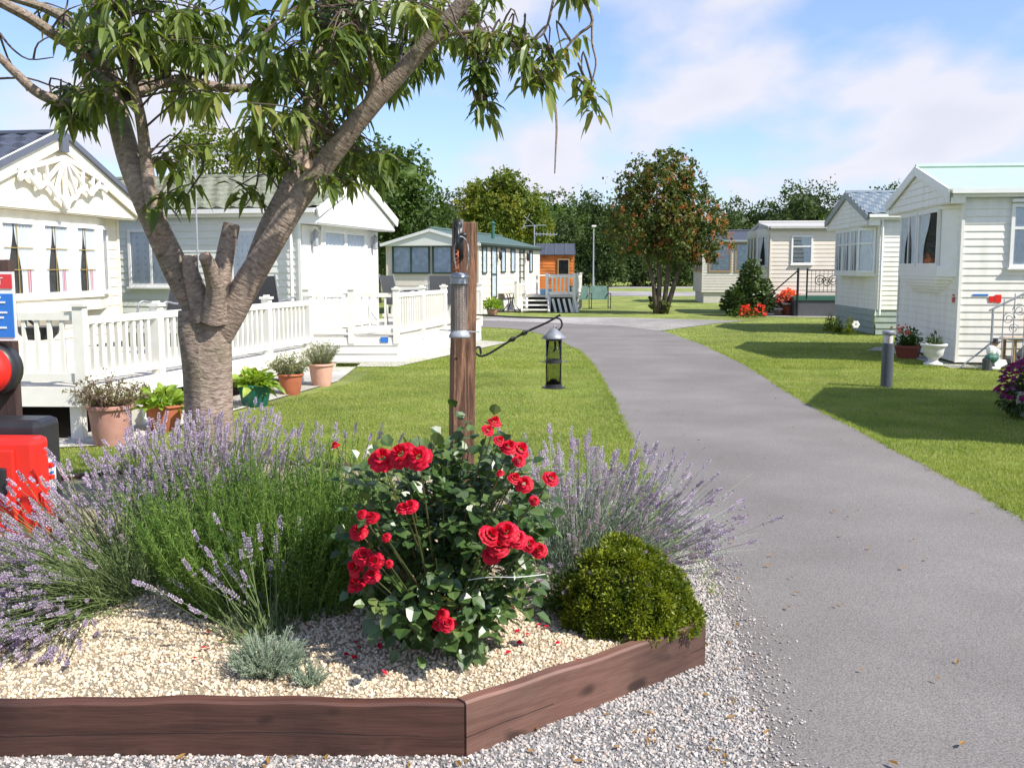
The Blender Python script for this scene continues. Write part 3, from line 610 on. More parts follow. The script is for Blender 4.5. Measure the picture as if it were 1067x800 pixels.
def caravan(label, loc, rz, L, w, floor, eave, ridge, over=.3, wall='sidw', roof='tileg', rk='tile', trim='white', edge=None, gutter='white', skirt='skirtw', canopy_z=None, pitch=.13, cat='static caravan', group=None, sideover=.12, panel=None, canopy_h=None, gfull=True):
    root = thing('static_caravan', label, cat, loc, rz, group); edge = edge or trim; hw = w/2
    b = MB(); b.box((-L/2, 0, (floor+eave)/2), (L-.01, w-.01, eave-floor))
    b.faces([(-.006, -hw+.01, eave), (-.006, hw-.01, eave), (-.006, 0, ridge-.04), (-L+.006, -hw+.01, eave), (-L+.006, hw-.01, eave), (-L+.006, 0, ridge-.04)], [(0,1,2), (3,5,4), (0,2,5,3), (1,4,5,2)])
    K = lambda v: (lambda z: v)
    siding(b, (0, -hw, 0), (1, 0, 0), (0, -1, 0), floor, eave, K(-L), K(0), pitch)
    siding(b, (0, hw, 0), (-1, 0, 0), (0, 1, 0), floor, eave, K(0), K(L), pitch)
    g = lambda z: hw if z <= eave else hw*(ridge-z)/(ridge-eave)
    siding(b, (0, 0, 0), (0, 1, 0), (1, 0, 0), floor, ridge-.05, lambda z: -g(z), g, pitch)
    siding(b, (-L, 0, 0), (0, -1, 0), (-1, 0, 0), floor, ridge-.05, lambda z: -g(z), g, pitch)
    for sx, sy in ((0, -1), (0, 1), (-1, -1), (-1, 1)):
        b.box((sx*L+(.012 if sx == 0 else -.012), sy*(hw+.012), (floor+eave)/2), (.05, .05, eave-floor))
    b.build('wall', M[wall], root)
    rb = MB(); so = sideover; ez = eave-(ridge-eave)/hw*so
    for s in (-1, 1): roof_slope(rb, (over, 0, ridge), (-L-.1, 0, ridge), (over, s*(hw+so), ez), (-L-.1, s*(hw+so), ez), rk)
    rb.tube([(over, 0, ridge+.02), (-L-.1, 0, ridge+.02)], .05, 8)
    rb.build('roof', M[roof], root)
    g_ = MB()
    for s in (-1, 1):
        g_.box((-L/2+over/2-.05, s*(hw+so+.045), ez-.035), (L+over, .085, .075))
        g_.box((-L/2+over/2-.05, s*(hw+so-.01), ez-.07), (L+over, .02, .12))
    g_.build('gutter', M[gutter], root)
    if over > .05:                         # the gable canopy: boarded triangle, barge boards, soffit
        cz = canopy_z if canopy_z else eave-.3; t = .0
        c = MB(); pts = [(over-.05, -hw-so, cz), (over-.05, hw+so, cz), (over-.05, hw+so, ez-.03), (over-.05, 0, ridge-.05), (over-.05, -hw-so, ez-.03)]
        c.prism(pts, (-.03, 0, 0)); siding(c, (over-.05, 0, 0), (0, 1, 0), (1, 0, 0), cz+.02, ridge-.08, lambda z: -(hw+so-.01 if z < ez-.03 else (hw+so)*(ridge-.06-z)/(ridge-.03-ez)), lambda z: (hw+so-.01 if z < ez-.03 else (hw+so)*(ridge-.06-z)/(ridge-.03-ez)), pitch if gfull else 5)
        c.box((over/2-.03, 0, cz+.02), (over-.08, w+2*so-.04, .03))
        for s in (-1, 1): c.box((over/2-.02, s*(hw+so-.02), (cz+ez)/2-.02), (over-.07, .025, ez-cz-.04))
        c.build('gable_canopy', M[panel or wall], root)
        e = MB()
        for s in (-1, 1): e.bar((over+.0, s*.0, ridge-.055), (over+.0, s*(hw+so+.05), ez-.075), .035, canopy_h or .16, up=(0, -s*.1, 1))
        e.build('barge_board', M[edge], root)
    s_ = MB(); s_.box((-L/2, 0, floor/2-.01), (L-.14, w-.14, floor-.02))
    if skirt: s_.build('skirting', M[skirt], root)
    return root
# --- A: cream lodge with bay at left
rA = R(-8)
cA = caravan('cream static caravan at left with dark slate roof, fretwork gable and curtained bay', (-6.55, 14.05, 0), rA, 9.5, 3.9, .45, 2.62, 3.43, .35, 'cream', 'slateb', 'tile', 'creamtrim', 'creamtrim', 'white', 'creamtrim', 2.36, .145, panel='cream', canopy_h=.24, gfull=False)
bay = MB(); PL = [(0, -2.0), (.2, -1.30), (.2, 1.10), (0, 1.62)]
for z0, z1, ex in ((1.0, 1.20, 0), (2.24, 2.36, 0)):
    bay.prism([(x+(.0 if x else 0), y, z0) for x, y in PL], (0, 0, z1-z0))
bay.prism([(x+(.035 if x else 0), y*1.02, 1.185) for x, y in PL], (0, 0, .035))
for x, y in [(.185, -1.28), (.18, -.39), (.18, .405), (.185, 1.07)]: bay.box((x, y, 1.72), (.03, .16, 1.04))
bay.prism([(0.0, -1.9, 1.0), (.18, -1.25, 1.0), (.18, 1.05, 1.0), (0, 1.55, 1.0)], (0, 0, -.001))
bay.prism([(x*.8, y*.985, 1.19) for x, y in PL], (0, 0, 1.06)); bay.build('bay', M['creamtrim'], cA)
for a, b in ((-1.22, -.46), (-.32, .34), (.47, 1.04)): window(cA, (.165, (a+b)/2, 1.22), (1, 0, 0), b-a, 1.02, 'white', curt='bay', gold=True, sill=False)
window(cA, (.10, 1.36, 1.22), (.52, .2, 0), .5, 1.02, 'white', curt='full', sill=False)
window(cA, (.10, -1.65, 1.22), (.7, -.2, 0), .68, 1.02, 'white', curt='bay', gold=True, sill=False)
window(cA, (-3, -1.95, 1.2), (0, -1, 0), 1.2, 1.0, 'white', mull=(0,), curt='side')
# fretwork
f = MB(); x = .40; zc = 3.28
def fb(a, b, w=.05): f.bar((x, a[0], a[1]), (x, b[0], b[1]), .035, w, up=(1, 0, 0)) if False else f.bar((x, a[0], a[1]), (x, b[0], b[1]), w, .035, up=(1, 0, 0))
jk = lambda: random.uniform(-.003, .003)
def fb(a, b, w=.05):
    f.bar((x+jk(), a[0], a[1]), (x+jk(), b[0], b[1]), w+jk(), .034+jk(), up=(1, 0, 0))
def scal(y0, z0, y1, z1, rise, w=.055, n=7):
    P = [(y0+(y1-y0)*t, z0+(z1-z0)*t+rise*math.sin(t*PI)) for t in np.linspace(0, 1, n)]
    for a, b in zip(P, P[1:]): fb(a, b, w)
for s in (-1, 1):
    fb((0, 3.12), (s*1.02, 2.86), .06); scal(s*1.04, 2.74, s*.62, 2.66, .09); scal(s*.62, 2.66, s*.22, 2.58, .11); scal(s*.22, 2.58, 0, 2.44, .05)
    fb((s*.02, 3.08), (s*.26, 2.62), .042); fb((s*.04, 3.08), (s*.56, 2.68), .042); fb((s*.44, 2.98), (s*.40, 2.72), .036); fb((s*.70, 2.92), (s*.64, 2.68), .036); fb((s*.98, 2.86), (s*1.02, 2.76), .05); fb((s*.84, 2.88), (s*.84, 2.80), .036)
    scal(s*.84, 2.84, s*.60, 2.84, -.07, .036, 5)
fb((0, 3.1), (0, 2.42), .045)
f.build('fretwork', M['white'], cA)
fi = MB(); fi.box((.40, 0, 3.30), (.06, .16, .22)); fi.build('finial_block', M['slatef'], cA)
ev = MB()
for s in (-1, 1): ev.bar((.38, 0, 3.455), (.38, s*2.16, 2.575), .07, .07, up=(0, -s*.1, 1))
ev.build('roof_edge', M['slatef'], cA)
# --- B
rB = math.atan2(-.222, .975)
cB = caravan('pale green-grey static caravan with tiled roof and white French doors, second on the left', (-3.24, 19.1, 0), rB, 10, 3.7, .45, 2.66, 3.34, .42, 'sidg', 'tileg', 'tile', 'white', 'white', 'white', 'skirtw', 2.36, .12, panel='white', gfull=False)
pn = MB(); pn.box((.03, 0, 1.4), (.03, 3.66, 1.9)); pn.build('front_panel', M['white'], cB)
dr = MB(); dr.box((.07, -1.08, 1.42), (.05, .1, 1.84)); dr.box((.07, 1.08, 1.42), (.05, .1, 1.84)); dr.box((.07, 0, 2.37-.03), (.052, 2.26, .1)); dr.build('door_frame', M['white'], cB)
for y in (-.515, .515): window(cB, (.05, y, .5), (1, 0, 0), 1.02, 1.8, 'white', trans=(.34,), curt='full', name='french_door', sill=False)
for y in (-1.45, 1.5):
    l = MB(); l.lathe((.12, y, 2.0), [(.02, -.02), (.06, 0), (.05, .2), (.07, .22), (.0, .3)], 6); l.box((.06, y, 2.05), (.08, .03, .03)); l.build('wall_lantern', M['steelw'], cB)
for px, w in ((153, .62), (261, .62)):
    q = at(px, 300); t = Vector((ray(px, 260).x, ray(px, 260).y)); # along the side wall
    sx = {153: -2.83, 261: -.98}[px]
    window(cB, (sx, -1.85, 1.28), (0, -1, 0), {153: .9, 261: .62}[px], 1.02, 'white', curt='full', mull=(0,) if px == 153 else ())
window(cB, (-5.6, -1.85, 1.28), (0, -1, 0), .9, 1.0, 'white', curt='side')
dp = MB(); dp.tube([(-.12, -1.93, 2.5), (-.12, -1.93, .3)], .03, 8); dp.build('downpipe', M['white'], cB)
# --- C
rC = math.atan2(-.966, -.26)
cC = caravan('cream static caravan with dark green roof and dark framed windows beyond the wooden post', (-2.78, 35.05, 0), rC, 8.9, 3.35, .5, 2.52, 2.98, .25, 'sidc', 'roofgreen', 'flat', 'white', 'white', 'greenf', 'skirtw', 2.38, .25, panel='sidg', gfull=False, canopy_h=.10)
for y in (-.77, .72): window(cC, (.02, y, 1.42), (1, 0, 0), 1.40, .98, 'greenf', mull=(0,), curt='full', cm='bcurtain', sill=False)
for xx, w, z, h in ((-.65, .55, 1.42, .98), (-3.1, .62, 1.45, .9), (-4.5, .62, 1.45, .9), (-7.4, .5, 1.45, .9)): window(cC, (xx, 1.675, z), (0, 1, 0), w, h, 'greenf', curt='full', cm='bcurtain', sill=False)
window(cC, (-1.85, 1.675, .55), (0, 1, 0), .7, 1.9, 'greenf', name='door', curt='full', cm='bcurtain', sill=False, trans=(.45,))
window(cC, (-5.9, 1.675, .55), (0, 1, 0), .7, 1.9, 'greenf', name='door', curt=None, sill=False)
for xx in (-2.4, -6.5):
    l = MB(); l.lathe((xx, 1.80, 2.0), [(.03, -.1), (.07, 0), (.06, .2), (.0, .3)], 6); l.build('wall_lantern', M['blackm'], cC)
fl = MB(); fl.tube([(-5.2, .7, 2.7), (-5.2, .7, 3.35)], .07, 8); fl.lathe((-5.2, .7, 3.35), [(.07, 0), (.12, .02), (.02, .12)], 8); fl.build('flue_pipe', M['greenm'], cC)
# --- E: brown framed lodge half hidden behind the rowan
cE = caravan('beige caravan with brown framed windows half hidden behind the berried tree', (9.05, 48.8, 0), R(176), 9, 3.6, .5, 2.95, 3.4, .25, 'beige', 'roofdark', 'flat', 'brownf', 'greyf', 'greyf', 'beige', 2.75, .13, sideover=.15)
for xx in (-.8, -2.0, -3.2): window(cE, (xx, 1.8, 1.45), (0, 1, 0), 1.05, 1.35, 'brownf', curt='full', cm='bcurtain', sill=False, fw=.07)
for yy in (-.9, .4, 1.2): window(cE, (.02, yy, 1.45), (1, 0, 0), .8, 1.3, 'brownf', curt='full', cm='bcurtain', sill=False, fw=.07)
# --- F
cF = caravan('low cream caravan with flat pale roof and one small white window behind the iron stair', (9.0, 36.35, 0), R(176.5), 9, 3.5, .45, 3.05, 3.24, .12, 'sidc', 'roofgrey', 'flat', 'white', 'roofgrey', 'roofgrey', 'skirtw', 2.9, .14, canopy_h=.1)
window(cF, (-1.05, 1.75, 1.75), (0, 1, 0), .72, .98, 'white', trans=(.62,), curt='right')
by = MB(); by.prism([(0, -1.6, 1.55), (.35, -1.0, 1.55), (.35, 1.0, 1.55), (0, 1.62, 1.55)], (0, 0, .12)); by.prism([(0, -1.6, 2.75), (.35, -1.0, 2.75), (.35, 1.0, 2.75), (0, 1.62, 2.75)], (0, 0, .2))
by.prism([(0, -1.5, 1.0), (.2, -.9, 1.0), (.2, .9, 1.0), (0, 1.5, 1.0)], (0, 0, .55)); by.prism([(0, -1.55, 1.6), (.28, -.97, 1.6), (.28, .97, 1.6), (0, 1.57, 1.6)], (0, 0, 1.2)); by.build('bay', M['white'], cF)
for y in (-.62, .0, .62): window(cF, (.30, y, 1.66), (1, 0, 0), .6, 1.08, 'white', sill=False)
window(cF, (.16, 1.32, 1.66), (.62, .35, 0), .62, 1.08, 'white', sill=False)
# --- G
cG = caravan('white sided caravan with blue-grey roof, beside the pale green roofed one', (8.88, 25.9, 0), R(176.5), 9.5, 3.65, .62, 2.92, 3.52, .35, 'sidw', 'roofblue', 'tile', 'white', 'greyf', 'white', None, 2.62, .115)
sk = MB()
for a, b, n in (((0, 1.80, 0), (-1, 0, 0), (0, 1, 0)), ((0, -1.8, 0), (0, 1, 0), (1, 0, 0))):
    siding(sk, a, b, n, .02, .62, (lambda z: 0), (lambda z: 9.4 if n[1] else 3.6), .15, .03)
sk.build('skirting', M['sidgg'], cG)
by = MB(); PLG = [(0, -1.7), (.28, -1.1), (.28, 1.1), (0, 1.7)]
by.prism([(x, y, 1.42) for x, y in PLG], (0, 0, .1)); by.prism([(x, y, 2.56) for x, y in PLG], (0, 0, .07)); by.prism([(x*.8, y*.985, 1.5) for x, y in PLG], (0, 0, 1.08)); by.build('bay', M['white'], cG)
for y in (-.72, 0, .72): window(cG, (.23, y, 1.5), (1, 0, 0), .7, 1.08, 'white', mull=(0,), trans=(.66,), sill=False)
window(cG, (.13, 1.4, 1.5), (.6, .3, 0), .6, 1.08, 'white', trans=(.66,), sill=False, curt='full')
window(cG, (-2.4, 1.83, 1.6), (0, 1, 0), .8, 1.0, 'white')
dp = MB(); dp.tube([(.02, 1.93, 2.86), (-.05, 1.90, 2.7), (-.05, 1.90, .5)], .035, 8); dp.build('downpipe', M['white'], cG)
# --- H
rH = R(173.2); uH = Vector((math.cos(rH), math.sin(rH), 0)); vH = Vector((-uH.y, uH.x, 0))
hH = Vector((7.42, 16.6, 0))-vH*1.87
cH = caravan('large white sided caravan with pale green roof nearest on the right', tuple(hH), rH, 9.5, 3.74, .05, 2.92, 3.42, .30, 'sidw', 'roofmint', 'flat', 'white', 'white', 'white', None, 2.66, .12)
by = MB(); PLH = [(0, -1.75), (.22, -1.2), (.22, 1.3), (0, 1.68)]
by.prism([(x, y, 1.52) for x, y in PLH], (0, 0, .13)); by.prism([(x, y, 2.60) for x, y in PLH], (0, 0, .06))
for i in range(6):
    t0, t1 = i/6, (i+1)/6; k = math.sin((1-t1)*PI/2)
    by.prism([(x*(1-t0*t0), y*(1-t0*.5), 1.52-t0*.34) for x, y in PLH], (0, 0, -.055))
by.prism([(x*.75, y*.98, 1.6) for x, y in PLH], (0, 0, 1.02)); by.build('bay', M['white'], cH)
for a, b in ((-1.15, -.05), (.02, 1.25)): window(cH, (.17, (a+b)/2, 1.64), (1, 0, 0), b-a, .98, 'white', mull=(0,) if a < -1 else (), curt='left' if a > 0 else 'side', sill=False)
window(cH, (-1.56, 1.87, 1.62), (0, 1, 0), 1.65, 1.03, 'white', mull=(0,), trans=(.62,), curt='side')
ah = MB(); ah.box((-1.6, 1.92, 2.70), (1.75, .09, .05)); ah.build('window_hood', M['white'], cH)
de = MB(); de.box((-.32, 1.892, 1.17), (.25, .006, .028)); de.build('blue_lettering', M['bluep'], cH)
de = MB(); de.box((-.50, 1.892, 1.10), (.085, .006, .10)); de.box((-.60, 1.893, 1.11), (.10, .007, .13)); de.build('red_badge', M['red'], cH)
de = MB(); de.box((.026, 1.62, 1.16), (.006, .10, .03)); de.box((.026, 1.62, 1.08), (.006, .12, .09)); de.build('small_red_badge', M['redp'], cH)
# --- I: next caravan of the row, just outside the right of the picture; its shade lies on the lawn
cI = caravan('white sided caravan of the right hand row standing just outside the frame', (6.55, 9.9, 0), R(171), 9.5, 3.75, .05, 2.92, 3.42, .25, 'sidw', 'roofmint', 'flat', 'white', 'white', 'white', None, 2.66, .165)
window(cI, (.02, 0, 1.5), (1, 0, 0), 2.4, 1.1, 'white', mull=(-.17, .17))
# --- hut
hut = thing('wooden_hut', 'orange stained wooden hut with dark grey roof beyond the white decking', 'hut', (2.06, 47.5, 0), R(-4))
b = MB(); b.box((0, 0, 1.14), (1.7, 2.6, 2.28)); siding(b, (-.85, -1.3, 0), (1, 0, 0), (0, -1, 0), .1, 2.28, lambda z: 0, lambda z: 1.7, .14, .02); siding(b, (.85, -1.3, 0), (0, 1, 0), (1, 0, 0), .1, 2.28, lambda z: 0, lambda z: 2.6, .14, .02); b.build('wall', M['orange'], hut)
b = MB(); roof_slope(b, (-.9, .1, 2.78), (.9, .1, 2.78), (-.95, -1.45, 2.24), (.95, -1.45, 2.24), 'seam'); roof_slope(b, (-.9, .1, 2.78), (.9, .1, 2.78), (-.95, 1.5, 2.24), (.95, 1.5, 2.24), 'flat'); b.build('roof', M['roofdark'], hut)
window(hut, (.40, -1.32, 1.30), (0, -1, 0), .55, .75, 'brownf', curt=None, sill=False)
# ------------------------------------------------------------------ decking
def rail_run(root, a, b, zf, h, post=True, first=True, sp=.115, bal=.028, ph=.09, m='deckw', bays=1, pw=.10, last=True, horiz=False):
    a = Vector(a); b = Vector(b); L = (b-a).length; t = (b-a)/L; up = Vector((0, 0, 1)); bl = L/bays
    if post:
        for i in range(bays+1):
            if (i == 0 and not first) or (i == bays and not last): continue
            q = a+t*bl*i; p = MB(); rz = math.atan2(t.y, t.x)
            p.box((q.x, q.y, (zf-.12+zf+h+.06)/2), (pw, pw, h+.18), rz); p.box((q.x, q.y, zf+h+.07), (pw+.035, pw+.035, .03), rz); p.box((q.x, q.y, zf+h+.095), (pw*.6, pw*.6, .025), rz)
            p.build('post', M[m], root)
    for i in range(bays):
        p0 = a+t*(bl*i+pw/2); p1 = a+t*(bl*(i+1)-pw/2)
        MB().bar(p0+up*(zf+h-.035), p1+up*(zf+h-.035), .06, .07).build('top_rail', M[m], root); MB().bar(p0+up*(zf+.10), p1+up*(zf+.10), .05, .07).build('bottom_rail', M[m], root)
        n = max(2, int((p1-p0).length/sp))
        for j in range(1, n):
            q = p0+(p1-p0)*j/n; MB().box((0, 0, 0), (bal, bal, h-.175)).build('baluster', M[m], root, loc=(q.x, q.y, zf+h/2+.0325)).rotation_euler = (0, 0, math.atan2(t.y, t.x))
dA = thing('decking', 'white railed decking in front of the cream caravan at left', 'decking', (0, 0, 0))
C0, C1, CL = Vector((-3.98, 9.2, 0)), Vector((-2.86, 14.0, 0)), Vector((-8.2, 9.35, 0)); C3 = Vector((-6.9, 14.2, 0))
fl = MB(); fl.prism([(CL.x, CL.y, .43), (C0.x, C0.y, .43), (C1.x, C1.y, .43), (-6.6, 14.2, .43), (-8.2, 12, .43)], (0, 0, .07)); fl.build('deck_floor', M['deckf'], dA)
fs = MB(); fs.bar(CL+Vector((0, -.02, .42)), C0+Vector((.0, -.02, .42)), .04, .18); fs.build('fascia', M['deckw'], dA); MB().bar(C0+Vector((.02, 0, .42)), C1+Vector((.02, 0, .42)), .04, .18).build('fascia', M['deckw'], dA)
lg = MB()
for q in (C0+Vector((-.1, .1, 0)), C0+Vector((-1.25, .05, 0)), C0+Vector((-2.6, .05, 0)), C0+(C1-C0)*.2+Vector((-.08, 0, 0)), C0+(C1-C0)*.45+Vector((-.08, 0, 0)), C0+(C1-C0)*.7+Vector((-.08, 0, 0)), C0+(C1-C0)*.97+Vector((-.08, 0, 0))): MB().box((q.x, q.y, .21), (.11, .11, .42)).build('support_leg', M['deckw'], dA)
rail_run(dA, CL, C0, .5, .70, bays=3, sp=.118, bal=.036); rail_run(dA, C0, C1, .5, .66, bays=4, first=False, sp=.125, bal=.04)
dk = MB(); dk.lathe((-4.45, 9.38, .93), [(.02, 0), (.12, .01), (.17, .06), (.19, .13)], 16); dk.bar((-4.45,9.2,1.13),(-4.45,9.38,1.05),.02,.02)
tag(dk.build('hanging_bowl', M['black']), 'small dark rounded bowl hooked behind the front rail of the left decking', 'bowl')
dB = thing('decking', 'white railed decking with boarded skirt and small blue plate, around the French doors', 'decking', (0, 0, 0))
E0, E1, E2 = Vector((-3.50, 17.0, 0)), Vector((-1.97, 17.0, 0)), Vector((-.72, 22.4, 0))
fl = MB(); fl.prism([(E0.x, E0.y, .40), (E1.x, E1.y, .40), (E2.x, E2.y, .40), (-3.0, 22.8, .40)], (0, 0, .07)); fl.build('deck_floor', M['deckf'], dB)
sk = MB(); K = lambda v: (lambda z: v)
siding(sk, (E0.x-.3, E0.y-.02, 0), (1, 0, 0), (0, -1, 0), .02, .44, K(0), K(E1.x-E0.x+.33), .14, .02)
t = (E2-E1).normalized(); nn = Vector((t.y, -t.x, 0)); siding(sk, tuple(E1+nn*.02), tuple(t), tuple(nn), .02, .44, K(0), K((E2-E1).length), .20, .012)
t2 = (Vector((-3.0, 22.8, 0))-E2).normalized(); siding(sk, tuple(E2), tuple(t2), (t2.y, -t2.x, 0), .02, .44, K(0), K(2.3), .20, .012)
sk.build('boarded_skirt', M['deckw'], dB)
rail_run(dB, E0, E1, .45, .74, bays=2, sp=.13, bal=.032); rail_run(dB, E1, E2, .45, .74, bays=4, first=False, sp=.12, bal=.032); rail_run(dB, E2, Vector((-3.0, 22.8, 0)), .45, .74, bays=2, first=False, last=False)
bp = MB(); bp.box((-2.17, 16.955, .40), (.13, .012, .09)); bp.build('blue_plate', M['bluep'], dB)
sheet('deck_shade_sheet', [(-8.6, 9.35), (C0.x-.25, 9.3), (C1.x-.25, 14.2), (-6, 16), (-8.6, 16)], .018, M['soil'])  # dark sheet added to paint the shade in the void below the left deck
# far white deck
dD = thing('decking', 'weathered white decking with three open steps beside the green roofed caravan', 'decking', (0, 0, 0))
W0, W1, W2 = Vector((.45, 37.3, 0)), Vector((2.30, 37.0, 0)), Vector((2.75, 40.2, 0))
fl = MB(); fl.prism([(.45, 37.3, .55), (2.3, 37.0, .55), (2.75, 40.2, .55), (.95, 40.5, .55)], (0, 0, .08)); fl.build('deck_floor', M['deckf'], dD)
rail_run(dD, W0+Vector((.85, -.1, 0)), W1, .62, .72, bays=1, sp=.15, bal=.05); rail_run(dD, W1, W2, .62, .72, bays=2, sp=.15, bal=.05, first=False); rail_run(dD, (.45, 37.25, 0), (.15, 36.4, 0), .35, .72, bays=1, sp=.16, bal=.05)
st = MB()
for i in range(3): MB().box((.85, 36.9-.28*i, .44-.16*i), (.95, .28, .045)).build('step', M['deckw'], dD)
for s in (.36, 1.34): MB().bar((s, 37.2, .55), (s, 36.2, .02), .05, .14).build('stringer', M['deckw'], dD)
lg = MB()
for q in (W0, W1, W2, (W0+W1)/2, (W1+W2)/2): MB().box((q[0], q[1]+.05, .28), (.12, .12, .56)).build('support_leg', M['deckw'], dD)
for i in range(5): MB().bar((1.5+i*.2, 36.95, .5), (1.62+i*.2, 36.9, 0), .09, .04, up=(0, 1, 0)).build('brace', M['deckw'], dD)
MB().prism([(.6, 37.6, .01), (2.2, 37.35, .01), (2.6, 40, .01), (1.0, 40.2, .01)], (0, 0, .52)).build('painted_underdeck_shade', M['dark'], dD)  # solid dark block standing in for the shade under this deck
# table with pale top and blue cloth on it
tb = thing('patio_table', 'pale topped table with a blue cloth on the far white decking', 'table', (1.55, 38.3, .63)); b = MB(); b.box((0, 0, .72), (1.5, .9, .05)); b.build('table_top', M['deckw'], tb)
for x in (-.6, .6):
    for y in (-.35, .35): b = MB(); b.box((x, y, .35), (.07, .07, .70)); b.build('leg', M['deckw'], tb)
b = MB(); V = [(x*.5-.1-1.55+1.3, y*.3, .0+.02*math.sin(x*5+y*3)) for x in np.linspace(-.6, .6, 9) for y in np.linspace(-.8, .8, 7)]
b = MB(); b.box((1.25, 37.35, .80), (.42, .30, .10)); b.box((1.22, 37.33, .70), (.34, .24, .12)); tag(b.build('folded_cloth', M['lblue'], bevel=.03), 'light blue folded cloth on the far white decking behind its rail', 'cloth')
# slab strip and other concrete pads
sheet('slab_path', [(C0.x-.3, 8.75), (C0.x+.35, 8.95), (C1.x+.38, 14.1), (C1.x+.3, 16.85), (C1.x-1, 16.85), (C1.x-1, 14.0), (C0.x-.4, 9.3), (-9, 9.3), (-9, 8.9)], .014, M['conc'])
sheet('slab_edge', [at(350, 383), at(414, 382.5), at(530, 357), at(497, 355), at(413, 377), at(350, 377)], .014, M['conc'])
sheet('caravan_pad', [at(903, 366), at(921, 366), at(990, 384), at(1067, 384), (12, 16.2, 0), (12, 17.2, 0), (7.45, 17.0, 0), (7.75, 20.3, 0), (7.4, 20.3, 0)][::1], .014, M['conc'])
sheet('patio', [at(500, 325), at(600, 325), at(606, 320), at(560, 316), at(497, 318)], .014, M['conc'])
sheet('caravan_pad_far', [at(798, 330), at(870, 331), at(870, 327), at(800, 327)], .014, M['conc'])
# ------------------------------------------------------------------ pots and potted plants
def pot(root, r, h, m, rim=.12, taper=.68, part='pot'):
    p = MB(); p.lathe((0, 0, 0), [(r*taper, 0), (r*(taper+.12), h*.3), (r*.93, h*(1-rim)), (r*.93, h*(1-rim)+.002), (r*1.04, h*(1-rim)+.012), (r*1.04, h-.008), (r*1.0, h), (r*.88, h), (r*.86, h-.05), (0, h-.05)], 24)
    o = p.build(part, M[m], root, smooth=True); md = o.modifiers.new('e', 'EDGE_SPLIT'); md.split_angle = R(40)
    s = MB(); s.lathe((0, 0, h-.06), [(r*.87, 0), (r*.85, .018), (0, .025)], 16); s.build('soil', M['soil'], root)
def bush_leaves(mb, c, r, n, L, W, up=.5, fn=leaf_add, bend=.3, shell=.3):
    u = rdir(n); u[:, 2] = np.abs(u[:, 2])*(1 if up > 0 else -1); rr = RNG.uniform(shell, 1, (n, 1)); P = np.array(c)+u*rr*np.array(r)
    T = norm(u+rdir(n)*.5+np.array([0, 0, up])); N = norm(rdir(n)*.7+np.array([0, 0, 1.0])); sz = RNG.uniform(.7, 1.25, n)
    if fn is leaf_add: fn(mb, P, T, N, L*sz, W*sz, bend)
    else: fn(mb, P, T, N, L*sz, W*sz)
def stalks(mb, c, n, spread, H, w, lean=.5, k=5, droop=.25):
    a = RNG.uniform(0, 2*PI, n); q = RNG.uniform(0, 1, n)**.5; B = np.stack([np.cos(a)*q*spread, np.sin(a)*q*spread, np.zeros(n)], 1)+np.array(c)
    T = norm(np.stack([np.cos(a)*q*lean+RNG.normal(0, .1, n), np.sin(a)*q*lean+RNG.normal(0, .1, n), np.ones(n)], 1)); L = H*RNG.uniform(.7, 1.1, (n, 1))
    t = np.linspace(0, 1, k); Cc = B[:, None]+T[:, None]*L[:, None]*t[None, :, None]; Cc[:, :, 2] -= (droop*q[:, None]*L*t[None]**2); strip_add(mb, Cc, np.linspace(w, w*.4, k)); return Cc
def potted(label, loc, r, h, potm, kind, plantm, group=None, pr=(.2,.2,.2)):
    root = thing('potted_plant', label, 'potted plant', loc, random.uniform(0, 6), group); pot(root, r, h, potm); mb = MB(); top = h-.04
    if kind == 'hosta': bush_leaves(mb, (0, 0, top), pr, 110, .17, .085, .1, bend=.35, shell=.15)
    elif kind == 'wispy':
        C = stalks(mb, (0, 0, top), 110, r*.6, pr[2]*1.15, .003, pr[0]/pr[2]); i = RNG.integers(0, len(C), 1300); j = RNG.integers(1, 5, 1300); P = C[i, j]+RNG.normal(0, .012, (1300, 3))
        leaf_add(mb, P, rdir(1300)+np.array([0, 0, .4]), rdir(1300), .034, .016)
    elif kind == 'fine':
        C = stalks(mb, (0, 0, top), 240, r*.6, pr[2], .002, pr[0]/pr[2]*.8); i = RNG.integers(0, len(C), 2600); j = RNG.integers(1, 5, 2600); P = C[i, j]+RNG.normal(0, .01, (2600, 3)); card_add(mb, P, rdir(2600)+np.array([0, 0, .9]), rdir(2600), .035, .007)
    else: bush_leaves(mb, (0, 0, top), pr, 420, .06, .035, .3, shell=.2)
    mb.build('plant', M[plantm], root); return root
g = 'potted plants along the edge of the left decking'
potted('faded terracotta pot with a wispy purple-brown plant, nearest pot to the left edge', at(116, 463), .20, .37, 'terra2', 'wispy', 'purplel', g, (.34, .34, .30))
potted('orange terracotta pot of lime green hosta beside the cherry trunk', at(172, 448), .19, .26, 'terra', 'hosta', 'hosta', g, (.24, .24, .20))
q = potted('dark green glazed pot with broad lime leaves just right of the cherry trunk', at(266, 423), .20, .26, 'greenpot', 'hosta', 'hosta', g, (.22, .22, .18))
mb = MB(); bush_leaves(mb, (-.16, .0, .26), (.16, .16, .14), 60, .10, .05, .2); mb.build('dry_leaves', M['brownl'], q)
potted('orange terracotta pot of grey-green foliage, between the green pot and the palest pot', at(303, 411), .165, .27, 'terra', 'wispy', 'greyl', g, (.24, .24, .28))
potted('pale pink terracotta pot with a rounded feathery bush, farthest along the left decking', at(335, 402), .175, .31, 'terra3', 'fine', 'greyl', g, (.27, .27, .36))
